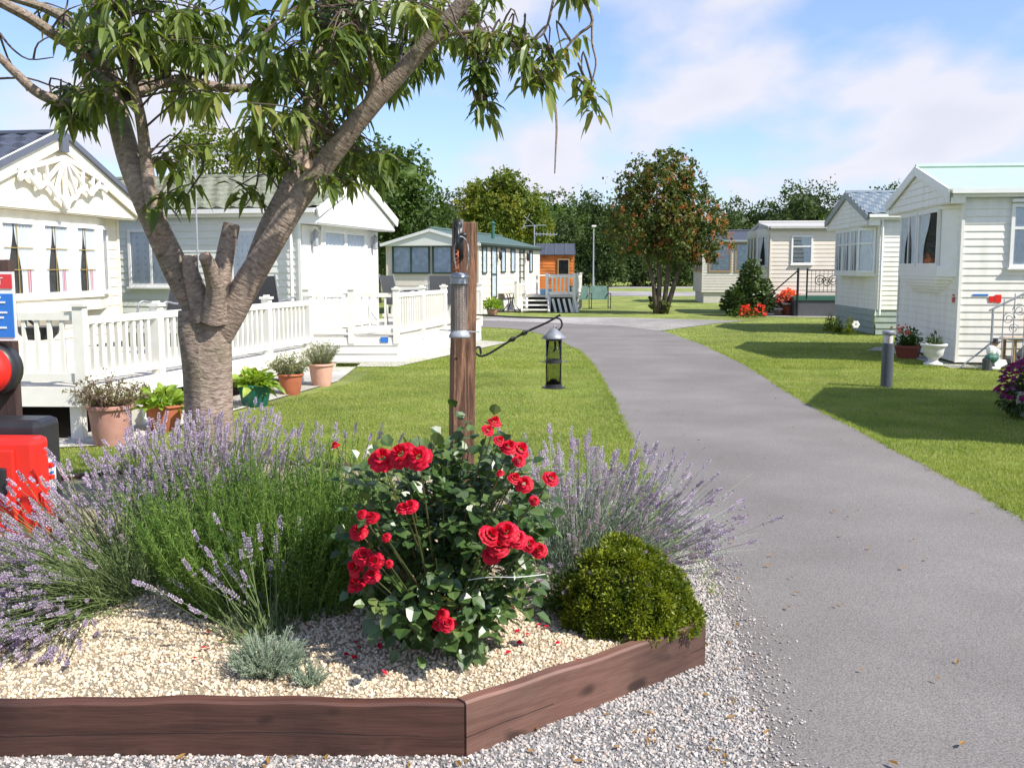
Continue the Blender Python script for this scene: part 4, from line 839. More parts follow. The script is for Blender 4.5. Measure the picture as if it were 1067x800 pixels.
# right hand side
rt = thing('planter_trough', 'reddish brown planter trough with a leafy plant in the shade of the right caravan', 'planter', tuple(at(946, 373)), R(60))
p = MB()
for z0, z1, w0, w1 in ((0, .2, .40, .50), (.2, .235, .56, .56)):
    V = [(-w0/2, -w0*.38, z0), (w0/2, -w0*.38, z0), (w0/2, w0*.38, z0), (-w0/2, w0*.38, z0), (-w1/2, -w1*.38, z1), (w1/2, -w1*.38, z1), (w1/2, w1*.38, z1), (-w1/2, w1*.38, z1)]
    p.np(V, [(0,3,2,1), (4,5,6,7), (0,1,5,4), (1,2,6,5), (2,3,7,6), (3,0,4,7)])
p.build('trough', M['trough'], rt); mb = MB(); bush_leaves(mb, (0, 0, .22), (.26, .24, .34), 500, .07, .04, .5, shell=.1); mb.build('plant', M['midtree'], rt)
mb = MB(); bush_leaves(mb, (-.2, .1, .42), (.22, .2, .2), 40, .05, .05, .5); mb.build('flowers', M['pinkfl'], rt)
ur = thing('stone_urn', 'white pedestal urn with a small green plant against the caravan wall', 'urn', tuple(at(972, 380.5)), 0)
p = MB(); p.lathe((0, 0, 0), [(.15, 0), (.15, .04), (.09, .06), (.07, .09), (.09, .12), (.15, .17), (.165, .25), (.18, .31), (.215, .33), (.215, .36), (.17, .36), (.16, .32), (0, .31)], 24); p.build('urn_bowl', M['urn'], ur, smooth=True)
mb = MB(); bush_leaves(mb, (0, 0, .32), (.15, .15, .20), 140, .11, .02, .8, shell=.05); mb.build('plant', M['darktree'], ur)
rf = thing('potted_plant', 'terracotta pot of coral red geraniums below the iron stair rail', 'potted plant', tuple(at(821, 328.5)), 0)
pot(rf, .28, .36, 'terra'); mb = MB(); bush_leaves(mb, (0, 0, .34), (.40, .36, .42), 500, .10, .07, .2); mb.build('plant', M['midtree'], rf); mb = MB(); bush_leaves(mb, (0, 0, .40), (.42, .40, .50), 260, .12, .11, .4, shell=.75); mb.build('flowers', M['pinkfl'], rf)
yb = thing('potted_plant', 'small bright yellow-green bush in a low pot beside the green roofed caravan', 'potted plant', tuple(at(513, 328)), 0); pot(yb, .22, .2, 'terra2'); mb = MB(); bush_leaves(mb, (0, 0, .2), (.36, .36, .38), 420, .13, .07, .4); mb.build('plant', M['hosta'], yb)
# conifers at G
for i, (px, py, r, h) in enumerate([(864, 346, .15, .48), (873, 348, .13, .40), (885, 349, .16, .42)]):
    lab = ['tallest of the three round green shrubs at the blue-grey roofed caravan', 'middle and smallest of the three green shrubs at the blue-grey roofed caravan', 'rightmost of the three small green shrubs, next to the white solar flower'][i]
    t_ = thing('small_shrub', lab, 'shrub', tuple(at(px, py)), 0, 'small shrubs at the foot of the caravan'); mb = MB(); bush_leaves(mb, (0, 0, .02), (r, r, h), 420, .06, .025, .6, shell=.2); mb.build('foliage', M['box'], t_)
sf = thing('garden_stake', 'small white flower shaped garden stake beside the little shrubs', 'garden ornament', tuple(at(891, 351)), 0)
p = MB(); p.tube([(0, 0, 0), (0, 0, .26)], .006, 6); p.build('stem', M['greenm'], sf); p = MB()
for i in range(6): a = i*PI/3; p.ball((.055*math.cos(a), -.01, .29+.055*math.sin(a)), (.04, .012, .04), 8, 5)
p.build('flower_head', M['white'], sf)
# bollard light
bl = thing('bollard_light', 'dark grey bollard light with clear top standing on the right lawn', 'bollard light', tuple(at(923.5, 403.5)), 0)
p = MB(); p.lathe((0, 0, 0), [(.0, 0), (.078, 0), (.078, .60), (.074, .605)], 28); p.build('post', M['greyb'], bl, smooth=False)
p = MB(); p.lathe((0, 0, .605), [(.062, 0), (.062, .10), (.05, .115)], 24); p.build('lens', M['brasslens'], bl)
p = MB()
for i in range(3): p.tube([(.066*math.cos(i*2.1+.3), .066*math.sin(i*2.1+.3), .60), (.066*math.cos(i*2.1+.3), .066*math.sin(i*2.1+.3), .73)], .006, 6)
p.build('guard_rod', M['copper'], bl)
p = MB(); p.lathe((0, 0, .72), [(.075, 0), (.084, .01), (.084, .035), (.07, .05), (0, .055)], 28); p.build('cap', M['steel'], bl)
# far street lamp
la = thing('street_lamp', 'tall pale street lamp standing before the far dark hedge', 'street lamp', tuple(at(618, 300.5)), 0)
p = MB(); p.tube([(0, 0, 0), (0, 0, 4.95)], [.075, .05], 10); p.tube([(0, 0, 0), (0, 0, .9)], .10, 10); p.build('pole', M['steelw'], la); p = MB(); p.box((0, -.12, 5.02), (.34, .62, .14)); p.build('lamp_head', M['white'], la, bevel=.03)
# green bench
be = thing('garden_bench', 'green slatted two seater bench on the grass beside the far decking', 'bench', tuple(at(615, 322)), R(8))
for s in (-.40, .40):
    p = MB(); p.box((s, .22, .66), (.72, .03, .52), M=Matrix.Rotation(R(-10), 3, 'X')); p.build('backrest', M['greenbench'], be)
    p = MB(); p.box((s, .0, .40), (.72, .44, .04)); p.build('seat', M['greenbench'], be)
for s in (-.78, 0, .78):
    p = MB()
    for y in (-.22, .22): p.bar((s, y, 0), (s, y, .62 if y < 0 else .94), .03, .03)
    p.bar((s, -.24, .62), (s, .26, .62), .04, .03); p.bar((s, -.22, .06), (s, .22, .06), .03, .03); p.build('leg_frame', M['black'], be)
# iron round table by C
rt = thing('round_table', 'thin round topped patio table with iron legs beside the green roofed caravan', 'table', tuple(at(533, 325)), 0)
p = MB(); p.lathe((0, 0, .68), [(0, 0), (.55, 0), (.55, .03), (0, .035)], 24); p.build('table_top', M['deckf'], rt)
for i in range(4):
    a = i*PI/2+.4; c, s = math.cos(a), math.sin(a); p = MB(); p.tube(catm([(.2*c, .2*s, .68), (.12*c, .12*s, .35), (.38*c, .38*s, 0)]), .018, 6); p.build('leg', M['blackm'], rt)
# chairs
def chair(label, loc, rz, group='grey garden chairs on the deckings'):
    c = thing('garden_chair', label, 'garden chair', loc, rz, group)
    p = MB(); p.box((0, 0, .43), (.46, .46, .035)); p.build('seat', M['chair'], c); p = MB(); p.box((0, .26, .72), (.46, .03, .56), M=Matrix.Rotation(R(-12), 3, 'X')); p.build('backrest', M['chair'], c)
    for s in (-.25, .25):
        p = MB(); p.tube(catm([(s, -.24, .0), (s, -.22, .62), (s, .0, .65), (s, .24, .63)]), .014, 6); p.build('arm', M['steel'], c)
        p = MB(); p.tube([(s, .14, 0), (s, .20, .45), (s, .33, 1.02)], .013, 6); p.build('rear_leg', M['steel'], c)
    return c
chair('dark mesh reclining garden chair on the near decking, just left of the cherry trunk', (-4.55, 13.1, .5), R(-35))
chair('dark mesh garden chair right of the cherry trunk by the pale green wall', (-3.55, 14.9, .5), R(160))
tt = thing('patio_table', 'round dark patio table among the chairs on the French door decking', 'table', (-1.75, 20.7, .47), 0)
p = MB(); p.lathe((0, 0, .66), [(0, 0), (.5, 0), (.5, .03), (0, .03)], 24); p.build('table_top', M['chair'], tt); p = MB(); p.tube([(0, 0, 0), (0, 0, .66)], .03, 8); p.lathe((0, 0, 0), [(.28, 0), (.26, .03), (0, .05)], 16); p.build('pedestal', M['steel'], tt)
for x, y, rz, l in ((-2.25, 20.2, 130, 'dark garden chair at the left of the patio table on the French door decking'), (-1.45, 20.1, 190, 'dark garden chair at the near side of the patio table on the French door decking'), (-1.15, 21.0, -100, 'dark garden chair on the drive side of the patio table, partly behind the wooden post')): chair(l, (x, y, .47), R(rz))
# tv aerials
ae = thing('tv_aerial', 'thin tall aerial mast rising beside the pale green caravan wall', 'aerial', (-5.28, 16.9, 0), 0); p = MB(); p.tube([(0, 0, 0), (0, 0, 3.55)], .016, 6); p.build('mast', M['steelw'], ae)
p = MB(); p.bar((-.05, 0, 3.50), (.62, .05, 3.50), .014, .014)
for i in range(7): p.bar((i*.09, -.18, 3.50), (i*.09, .18, 3.50), .008, .008)
p.build('boom', M['steelw'], ae)
ae = thing('tv_aerial', 'aerial with pale cross arms behind the green roofed caravan, above the orange hut', 'aerial', (.98, 44.2, 0), 0); p = MB(); p.tube([(0, 0, 0), (0, 0, 3.5)], .03, 6); p.build('mast', M['steelw'], ae)
p = MB(); p.bar((-.5, 0, 3.45), (.5, 0, 3.5), .03, .03); p.bar((.0, 0, 3.12), (1.0, 0, 3.08), .03, .04); p.bar((-.55, 0, 3.3), (-.2, 0, 4.0), .02, .02); p.bar((-.45, 0, 3.9), (.1, 0, 3.4), .02, .02)
for i in range(6): p.bar((.1+i*.15, -.1, 3.0), (.1+i*.15, -.1, 3.2), .02, .02)
p.build('boom', M['steelw'], ae)
# iron stair by F
sr = thing('entrance_stair', 'dark stair landing with black iron rails at the door of the low cream caravan', 'stair', tuple(at(850, 330)), R(-4))
p = MB(); p.box((.35, .55, .33), (2.1, 1.0, .62)); p.build('landing', M['chair'], sr); p = MB(); p.box((.35, .03, .63), (2.15, .05, .16)); p.build('green_edge', M['greenm'], sr)
p = MB(); 
for i in range(3): p.box((-.95-i*.27, .55, .42-.17*i), (.28, .9, .05))
p.build('step', M['chair'], sr)
def scroll(p, c, r, s=1, y=0, w=.012):
    pts = [(c[0]+s*r*(1-.8*t)*math.cos(t*3.6*PI), y, c[1]+r*(1-.8*t)*math.sin(t*3.6*PI)) for t in np.linspace(0, 1, 26)]; p.tube(pts, w, 4)
p = MB(); p.tube([(-.62, .02, 0), (-.62, .02, 1.62)], .04, 6); p.tube([(-.32, .02, .6), (-.32, .02, 1.62)], .03, 6); p.tube([(-.32, .02, 1.55), (1.4, .02, 1.55)], .022, 6); p.tube([(-.32, .02, .82), (1.4, .02, .82)], .018, 6); p.tube([(-.62, .02, 1.55), (-1.72, .02, .55)], .022, 6); p.tube([(-1.72, .02, .55), (-1.72, .02, 0)], .022, 6)
for i in range(12): p.tube([(-.18+i*.135, .02, .82), (-.18+i*.135, .02, 1.55)], .008, 4)
for x in (.1, .55, 1.0): scroll(p, (x, 1.2), .2, 1, .03, .014); scroll(p, (x+.22, 1.15), .17, -1, .03, .014)
p.build('iron_rail', M['blackm'], sr)
# rail + small wooden table in front of H
hr = thing('entrance_stair', 'grey steps with ornate pale iron handrail against the large white caravan at the right edge', 'stair', (7.50, 15.85, 0), R(-6.8))
p = MB()
for i in range(4): p.box((.75+i*.28, .36, .15+.17*i), (.30, .72, .05)); p.box((.75+i*.28, .36, (.13+.17*i)/2), (.05, .60, .13+.17*i))
p.box((2.6, .36, .80), (1.6, .8, .06)); p.build('steps', M['steel'], hr)
p = MB(); top = catm([(-.35, 0, .02), (-.05, 0, .28), (.1, 0, .42)]); p.tube(top, .014, 6)
p.tube([(.12, 0, 0), (.12, 0, .98)], .02, 6); p.tube([(.06, 0, .94), (.75, 0, 1.30), (2.6, 0, 1.40)], .018, 6); p.tube([(.12, 0, .5), (.9, 0, .5), (2.6, 0, .5)], .014, 6); p.tube([(.75, 0, 0), (.75, 0, 1.30)], .018, 6)
for x in (.28, .44, .60, .76): p.tube([(x, 0, .1), (x, 0, 1.03+(x-.12)*.56)], .009, 5)
for cx, cz, r in ((.36, .82, .10), (.52, .95, .11), (.68, .80, .12), (.44, .66, .08), (.78, 1.08, .1), (.62, 1.15, .07)): scroll(p, (cx, cz), r, random.choice((-1, 1)), -.005, .008)
p.build('handrail', M['steelw'], hr)
wt = thing('garden_table', 'small pale wooden garden table at the right edge, behind the purple flowers', 'table', tuple(at(1068, 384)), R(-4))
b = MB(); b.box((.15, 0, .48), (.95, .5, .035)); b.build('table_top', M['tablew'], wt); b = MB(); b.box((.35, .1, .26), (.6, .36, .03)); b.build('lower_shelf', M['tablew'], wt)
for x in (-.26, .56):
    for y in (-.2, .2): b = MB(); b.box((x, y, .23), (.04, .04, .46)); b.build('leg', M['tablew'], wt)
go = thing('garden_ornament', 'small seated garden figure with black hat, pale shirt and green lap before the iron handrail', 'garden ornament', tuple(at(1032, 386)), R(20))
p = MB(); p.lathe((-.07, 0, 0), [(.07, 0), (.08, .18), (.06, .2), (0, .2)], 10); p.build('stump', M['chair'], go)
p = MB(); p.ball((-.01, -.02, .20), (.12, .09, .08)); p.build('lap', M['greenm'], go); p = MB(); p.ball((0, 0, .31), (.085, .07, .10)); p.ball((.08, -.05, .28), (.04, .04, .07)); p.build('shirt', M['white'], go)
p = MB(); p.ball((.06, -.01, .42), (.045, .045, .05)); p.build('head', M['terra3'], go); p = MB(); p.lathe((.06, -.01, .435), [(.07, 0), (.07, .012), (.042, .02), (.035, .07), (0, .075)], 12); p.build('hat', M['black'], go)
p = MB(); p.prism([(.02, -.08, .02), (.26, -.08, .10), (.22, -.08, .17), (.0, -.08, .12)], (0, .12, 0)); p.ball((.05, -.04, .04), (.10, .06, .04)); p.build('basket', M['white'], go)
# petunia planter
pl = thing('flower_planter', 'grey tub overflowing with purple and magenta flowers at the right edge of the lawn', 'flower planter', tuple(at(1078, 436)), 0)
pot(pl, .22, .30, 'urn'); mb = MB(); bush_leaves(mb, (0, 0, .22), (.34, .30, .36), 900, .06, .035, .2, shell=.3); bush_leaves(mb, (-.1, 0, .22), (.28, .26, .20), 300, .06, .035, -.5, shell=.5); mb.build('plant', M['darktree'], pl)
mb = MB(); bush_leaves(mb, (-.02, 0, .30), (.36, .32, .38), 330, .055, .06, .3, shell=.8); bush_leaves(mb, (-.06, 0, .30), (.34, .30, .10), 60, .05, .055, -.2, shell=.8); mb.build('flowers', M['petun'], pl)
# shrub with trellis by F
sh = thing('climbing_shrub', 'dark variegated climbing shrub against the end of the low cream caravan', 'shrub', tuple(at(782, 329)), 0)
mb = MB()
for c, r, n in (((-.55, -.1, .5), (.5, .5, .55), 900), ((.0, .1, 1.0), (.5, .45, .95), 1500), ((.45, .1, .6), (.4, .4, .7), 700)): bush_leaves(mb, (c[0], c[1], c[2]*.4), (r[0], r[1], r[2]+c[2]*.6), n, .13, .09, .2, shell=.55); blob((c[0], c[1], c[2]*.8), (r[0]*.7, r[1]*.7, r[2]*.8), mb, .15, n)
mb.build('foliage', M['darktree'], sh); mb = MB(); bush_leaves(mb, (.25, -.1, .5), (.34, .45, 1.35), 90, .12, .08, .2, shell=.9); mb.build('pale_leaves', M['santo'], sh)
fb_ = tag(MB().build('x', M['soil']) if False else thing('flower_patch', 'small patch of red flowers at the foot of the dark climbing shrub', 'flowers', tuple(at(778, 331)), 0))
mb = MB(); bush_leaves(mb, (0, 0, .0), (.7, .3, .35), 300, .08, .05, .3); mb.build('foliage', M['midtree'], fb_); mb = MB(); bush_leaves(mb, (-.05, 0, .05), (.15, .2, .38), 60, .12, .11, .3, shell=.8); bush_leaves(mb, (.42, 0, .05), (.18, .2, .40), 40, .10, .10, .3, shell=.8); mb.build('flowers', M['redfl'], fb_)
# ------------------------------------------------------------------ post, bird feeders
pb = at(479, 556, BZ); pt = cp(484.5, 232, pb.y+.02)
po = thing('wooden_post', 'weathered square wooden post carrying the bird feeders in the gravel bed', 'post', (pb.x, pb.y, 0), R(14))
mz = Matrix.Rotation(-R(14), 3, 'Z'); off = mz @ Vector((pt.x-pb.x, 0, pt.z)); h = pt.z; hw = .062; V = []; ks = 26
for i in range(ks+1):
    s = i/ks; c = off*s; w_ = hw*(1+.03*math.sin(i*1.7)*.4-.06*s)
    for a, b in ((-1, -1), (1, -1), (1, 1), (-1, 1)): V.append((c.x+a*w_, c.y+b*w_, s*h))
Fc = [(i*4+j, i*4+(j+1) % 4, (i+1)*4+(j+1) % 4, (i+1)*4+j) for i in range(ks) for j in range(4)]
MB().faces(V, Fc+[(3, 2, 1, 0), tuple(ks*4+j for j in range(4))]).build('shaft', M['post'], po, bevel=.006)
# feeder 1
fx = cp(478.5, 285, pb.y-.16); fd = thing('bird_feeder', 'wire mesh seed feeder with grey lid hanging against the wooden post', 'bird feeder', tuple(fx), 0); fd.scale = (.86, .86, .93)
p = MB(); p.lathe((0, 0, -.02), [(.0, .028), (.035, .024), (.056, .010), (.060, 0), (.052, -.004), (.052, -.025), (.056, -.028), (.056, -.036), (.05, -.036)], 24); p.build('lid', M['steelw'], fd, smooth=False)
p = MB(); p.lathe((0, 0, -.31), [(0, 0), (.043, 0), (.043, .265), (0, .265)], 20); p.build('seed_column', M['seed'], fd)
p = MB()
for k in range(18): a = k*PI/9; p.tube([(.048*math.cos(a), .048*math.sin(a), -.31), (.048*math.cos(a), .048*math.sin(a), -.04)], .0012, 4)
for k in range(22): p.tube([(.048*math.cos(a), .048*math.sin(a), -.30+k*.012) for a in np.linspace(0, 2*PI, 19)], .0010, 4, cap=False)
p.build('wire_mesh', M['steel'], fd)
p = MB(); p.lathe((0, 0, -.345), [(.064, -.008), (.066, 0), (.055, .02), (.035, .042), (0, .045)], 24); p.build('base_tray', M['steelw'], fd, smooth=True)
p = MB(); p.tube([(-.12, -.02, -.31), (.12, .02, -.325)], .004, 6); p.build('perch', M['steelw'], fd)
p = MB(); p.tube(catm([(-.02, 0, .03), (-.03, 0, .12), (-.01, .02, .19), (.02, .05, .2), (.05, .02, .16), (.055, 0, .08), (.045, 0, .02)]), .004, 6); p.build('wire_handle', M['steelw'], fd)
br = thing('hook_bracket', 'black cast hook bracket with a rusty chain at the top left of the wooden post', 'bracket', tuple(cp(478, 245, pb.y-.075)), 0)
p = MB(); p.box((0, .0, -.02), (.05, .02, .20)); p.ball((.0, -.02, .05), (.02, .02, .022)); p.ball((.025, -.02, .0), (.02, .014, .014)); p.tube(catm([(0, 0, .05), (0, -.06, .03), (0, -.09, -.03), (0, -.08, -.07)]), .011, 8); p.ball((-.01, -.03, -.05), (.02, .02, .03)); p.build('hook', M['black'], br, smooth=True)
p = MB()
for k in range(7): p.tube([(-.012+.012*math.cos(a), -.075+.008*math.sin(a)*(k % 2), -.07-.02*k+.013*math.sin(a)) for a in np.linspace(0, 2*PI, 11)], .0045, 5, cap=False)
p.build('chain', M['terra'], br)
# feeder 2 and its arm
def w3(px, py, D=5.45): return cp(px, py, D)
arm = thing('feeder_arm', 'black wrought iron arm with two twisted knuckles reaching right from the wooden post', 'bracket', tuple(w3(495, 360)), 0); o3 = w3(495, 360)
q = lambda px, py, D=5.47: tuple(w3(px, py, D)-o3)
p = MB(); p.tube(catm([q(501, 369), q(500, 362), q(495.5, 363), q(496, 368), q(502, 371), q(512, 367), q(530, 356), q(548, 346), q(570, 336), q(584, 328)], 6), .006, 6)
p.tube([q(495, 328), q(540, 330.5), q(581, 331.5)], .0045, 6); p.tube(catm([q(578, 331), q(584, 333), q(585.5, 339), q(582, 344), q(578.5, 341)], 5), .005, 6); p.tube([q(494, 322), q(494, 374)], .008, 6)
p.build('rod', M['blackm'], arm)
p = MB()
for c in ((534, 353.3), (546.5, 346.6)):
    c = Vector(q(*c)); d = Vector((.87, 0, .5))
    for k in range(4):
        a0 = k*PI/2; p.tube([c+d*(t-.5)*.055+(Vector((-.5, 0, .87))*math.cos(a0+t*PI)+Vector((0, 1, 0))*math.sin(a0+t*PI))*.012*math.sin(t*PI) for t in np.linspace(0, 1, 9)], .0035, 5)
p.build('twisted_knuckle', M['blackm'], arm)
f2 = thing('bird_feeder', 'dark tube feeder with conical grey lid hanging from the end of the iron arm', 'bird feeder', tuple(w3(577, 352)), 0)
p = MB(); p.lathe((0, 0, 0), [(.066, -.004), (.068, 0), (.045, .02), (.022, .045), (.008, .055), (0, .056)], 24); p.tube([(0, 0, .05), (.006, 0, .068)], .005, 6); p.build('lid', M['steel'], f2, smooth=True)
p = MB(); p.lathe((0, 0, -.262), [(.044, 0), (.044, .260)], 20); o = p.build('tube', M['tubeg'], f2, smooth=True)
p = MB(); 
for z in (-.005, -.128, -.262): p.lathe((0, 0, z-.01), [(.046, 0), (.046, .02), (.04, .02), (.04, 0)], 20)
p.lathe((0, 0, -.275), [(.066, .0), (.066, .006), (.0, .012)], 20); p.build('collar', M['black'], f2)
p = MB(); p.tube([(-.08, 0, -.13), (.08, 0, -.13)], .003, 5); p.build('perch', M['steel'], f2)
p = MB(); p.lathe((0, 0, -.262), [(.038, 0), (.038, .012), (.015, .035), (0, .038)], 14); p.tube([(.008, 0, -.05), (.008, 0, -.02)], .006, 6); p.tube([(.0, 0, -.075), (.012, 0, -.052)], .006, 6); p.build('remaining_seed', M['soil'], f2)
# ------------------------------------------------------------------ fire point at the left edge
fp = thing('fire_point', 'red fire point cabinet with round red bell and blue notice at the left edge', 'fire point', (-2.66, 4.78, BZ-.02), R(-2))
def rbox(c, d, name, m, bev): return MB().box(c, d).build(name, m, fp, bevel=bev)
p = MB(); p.box((.03, .30, .75), (.18, .06, 1.5)); p.build('post', M['brownp'], fp)
rbox((-.03, .14, .37), (.78, .22, .70), 'cabinet_back', M['black'], .035)
rbox((.05, -.06, .33), (.74, .14, .66), 'cabinet_door', M['red'], .03)
d = MB(); d.box((.03, -.136, .36), (.58, .02, .50)); d.build('door_panel', M['red'], fp, bevel=.012)
for z in (.46, .13): rbox((.22, -.150, z), (.13, .022, .13), 'door_recess', M['black'], .01)
for z in (.50, .44): rbox((.36, .05, z), (.10, .03, .024), 'latch', M['red'], .006)
d = MB(); d.box((.366, .09, .44), (.004, .13, .17)); d.build('document_pouch', M['whitep'], fp); d = MB(); d.box((.369, .09, .49), (.003, .11, .03)); d.box((.369, .09, .45), (.003, .08, .012)); d.build('pouch_print', M['bluep'], fp)
d = MB(); d.bar((.366, .08, .35), (.367, .10, .13), .11, .004, up=(1, 0, 0)); d.build('hanging_leaflet', M['whitep'], fp)
d = MB(); d.bar((.370, .07, .34), (.371, .10, .16), .015, .003, up=(1, 0, 0)); d.bar((.370, .10, .30), (.371, .10, .16), .012, .003, up=(1, 0, 0)); d.build('leaflet_print', M['redp'], fp)
bb = Matrix.Rotation(PI/2, 4, 'X')
def disc(c, prof, name, m, n=32):
    V = []; k = len(prof)
    for r, y in prof:
        for i in range(n): a = 2*PI*i/n; V.append((c[0]+r*math.cos(a), c[1]-y, c[2]+r*math.sin(a)))
    Fc = [(i*n+j, i*n+(j+1) % n, (i+1)*n+(j+1) % n, (i+1)*n+j) for i in range(k-1) for j in range(n)]+[tuple(range(n))[::-1], tuple((k-1)*n+j for j in range(n))]
    return MB().faces(V, Fc).build(name, m, fp, smooth=True)
bc = (.045, .20, .955)
disc(bc, [(.132, -.06), (.136, 0), (.132, .03), (.11, .05)], 'bell_housing', M['black'])
disc(bc, [(.122, .02), (.124, .06), (.114, .10), (.085, .125), (.05, .128)], 'bell', M['red'])
disc(bc, [(.055, .126), (.055, .132), (.05, .134)], 'bell_label', M['whitep'])
# notice
d = MB(); d.box((.03, .18, 1.27), (.33, .014, .34)); d.build('notice_board', M['whitep'], fp)
d = MB(); d.box((.03, .171, 1.225), (.318, .006, .215)); d.build('notice_blue', M['bluep'], fp); d = MB(); d.box((.03, .171, 1.393), (.318, .006, .07)); d.build('notice_red', M['redp'], fp)
def text(s, size, loc, m, par):
    cu = bpy.data.curves.new('t', 'FONT'); cu.body = s; cu.size = size; cu.align_x = 'CENTER'; cu.align_y = 'CENTER'; cu.extrude = .001
    to = bpy.data.objects.new('t', cu); COL.objects.link(to); dg = bpy.context.evaluated_depsgraph_get(); me = bpy.data.meshes.new_from_object(to.evaluated_get(dg)); bpy.data.objects.remove(to)
    me.materials.clear(); me.materials.append(m); o = bpy.data.objects.new('lettering', me); COL.objects.link(o); o.parent = par; o.location = loc; o.rotation_euler = (PI/2, 0, 0); return o
text('FIRE POINT', .050, (.02, .166, 1.393), M['whitep'], fp)
d = MB()
for i, w_ in enumerate((.22, .26, .16, .27, .24, .12, .25, .2)): d.box((.02+random.uniform(-.01, .01), .166, 1.315-i*.025), (w_, .003, .009))
d.build('notice_lines', M['whitep'], fp)
# ------------------------------------------------------------------ the cherry tree
ct = at(217, 545, BZ); TD = ct.y
tree_c = thing('cherry_tree', 'ringed bark cherry tree with sawn stubs and drooping leaves rising from the gravel bed', 'tree', (ct.x, ct.y, 0), 0)
O = Vector((ct.x, ct.y, 0))
def bark_tube(mb_list, pts, rad, n=20, k=6, cap=True):
    P = [p-O for p in pts]; m0 = len(P); Q = catm(P, k); rr = np.interp(np.linspace(0, m0-1, len(Q)), range(m0), rad)
    m = len(Q); T = [(Q[min(i+1, m-1)]-Q[max(i-1, 0)]).normalized() for i in range(m)]; u = Vector((0, -1, 0)); V = []; UV = []; d = 0
    ph = random.uniform(0, 6)
    for i in range(m):
        u = (u-T[i]*u.dot(T[i])).normalized(); v = T[i].cross(u); d += (Q[i]-Q[i-1]).length if i else 0
        for j in range(n+1):
            a = 2*PI*j/n; w_ = 1+.035*math.sin(3*a+d*4+ph)+.03*math.sin(2*a-d*6+ph*2)+.02*math.sin(5*a+d*9)
            V.append(Q[i]+(u*math.cos(a)+v*math.sin(a))*rr[i]*w_); UV.append((a*max(.05, float(np.mean(rad)))*3, d))
    mb_list.append((V, [(i*(n+1)+j, i*(n+1)+j+1, (i+1)*(n+1)+j+1, (i+1)*(n+1)+j) for i in range(m-1) for j in range(n)], UV)); return Q
parts = []
D = TD
trunk = [ct-Vector((0, 0, .12)), cp(217, 500, D), cp(217, 440, D), cp(216, 390, D), cp(213, 345, D), cp(211, 322, D)]
bark_tube(parts, trunk, [.158, .142, .133, .130, .138, .124], 28, 8)
L1 = [cp(216, 345, D), cp(204, 318, D), cp(185, 283, D-.03), cp(166, 243, D-.06), cp(150, 205, D-.08), cp(135, 165, D-.06), cp(122, 120, D), cp(112, 75, D+.06), cp(103, 30, D+.1), cp(94, -30, D+.15), cp(88, -120, D+.3), cp(90, -260, D+.5)]
bark_tube(parts, L1, [.076, .078, .075, .070, .066, .062, .057, .050, .044, .038, .026, .012])
L2 = [cp(172, 262, D-.08), cp(165, 235, D-.13), cp(158, 205, D-.15), cp(152, 165, D-.16), cp(147, 125, D-.2), cp(137, 80, D-.25), cp(130, 40, D-.3), cp(128, -40, D-.4)]
bark_tube(parts, L2, [.04, .042, .037, .031, .028, .024, .02, .012], 14)
R1 = [cp(225, 355, D), cp(243, 322, D-.02), cp(262, 288, D-.05), cp(284, 252, D-.08), cp(308, 213, D-.1), cp(335, 175, D-.1), cp(364, 137, D-.15), cp(398, 97, D-.2), cp(436, 55, D-.25), cp(468, 20, D-.3), cp(500, -20, D-.35), cp(540, -90, D-.4), cp(560, -200, D-.3)]
bark_tube(parts, R1, [.072, .078, .073, .067, .062, .057, .053, .049, .044, .039, .033, .023, .010])
R2 = [cp(262, 280, D+.05), cp(280, 235, D+.12), cp(300, 195, D+.16), cp(312, 168, D+.2), cp(325, 120, D+.3), cp(330, 60, D+.4), cp(340, -20, D+.5), cp(345, -150, D+.6)]
bark_tube(parts, R2, [.045, .054, .05, .044, .038, .03, .024, .012], 14)
S1 = [cp(214, 335, D-.10), cp(206, 305, D-.10), cp(199, 283, D-.12), cp(198, 267, D-.12)]; S2 = [cp(220, 335, D-.12), cp(225, 305, D-.16), cp(221, 285, D-.22), cp(213, 267, D-.30)]; S3 = [cp(228, 335, D-.05), cp(229, 300, D-.08), cp(234, 268, D-.08), cp(241, 234, D-.08)]
bark_tube(parts, S1, [.06, .054, .043, .041], 16); bark_tube(parts, S2, [.06, .052, .042, .030], 16); bark_tube(parts, S3, [.068, .060, .048, .044], 16)
G1 = [cp(385, 105, D-.2), cp(392, 80, D-.25), cp(385, 55, D-.3), cp(372, 20, D-.4), cp(365, -40, D-.4)]; bark_tube(parts, G1, [.03, .026, .02, .015, .01], 10)
B1 = [cp(120, 108, D), cp(98, 108, D-.05), cp(70, 108, D-.12), cp(40, 97, D-.2), cp(15, 75, D-.25), cp(-10, 52, D-.3), cp(-60, 20, D-.4)]; bark_tube(parts, B1, [.045, .032, .030, .026, .022, .018, .01], 12)
B2 = [cp(112, 70, D), cp(90, 55, D-.1), cp(60, 38, D-.2), cp(30, 18, D-.3), cp(0, 2, D-.4), cp(-60, -30, D-.5)]; bark_tube(parts, B2, [.045, .034, .030, .028, .026, .015], 12)
B3 = [cp(108, 50, D+.1), cp(80, 28, D), cp(50, 10, D), cp(10, -3, D-.1), cp(-40, -20, D-.1)]; bark_tube(parts, B3, [.04, .03, .024, .02, .012], 12)
B4 = [cp(130, 100, D), cp(160, 88, D+.2), cp(195, 85, D+.4), cp(240, 92, D+.5), cp(290, 85, D+.6), cp(330, 60, D+.7)]; bark_tube(parts, B4, [.045, .034, .03, .026, .02, .01], 12)
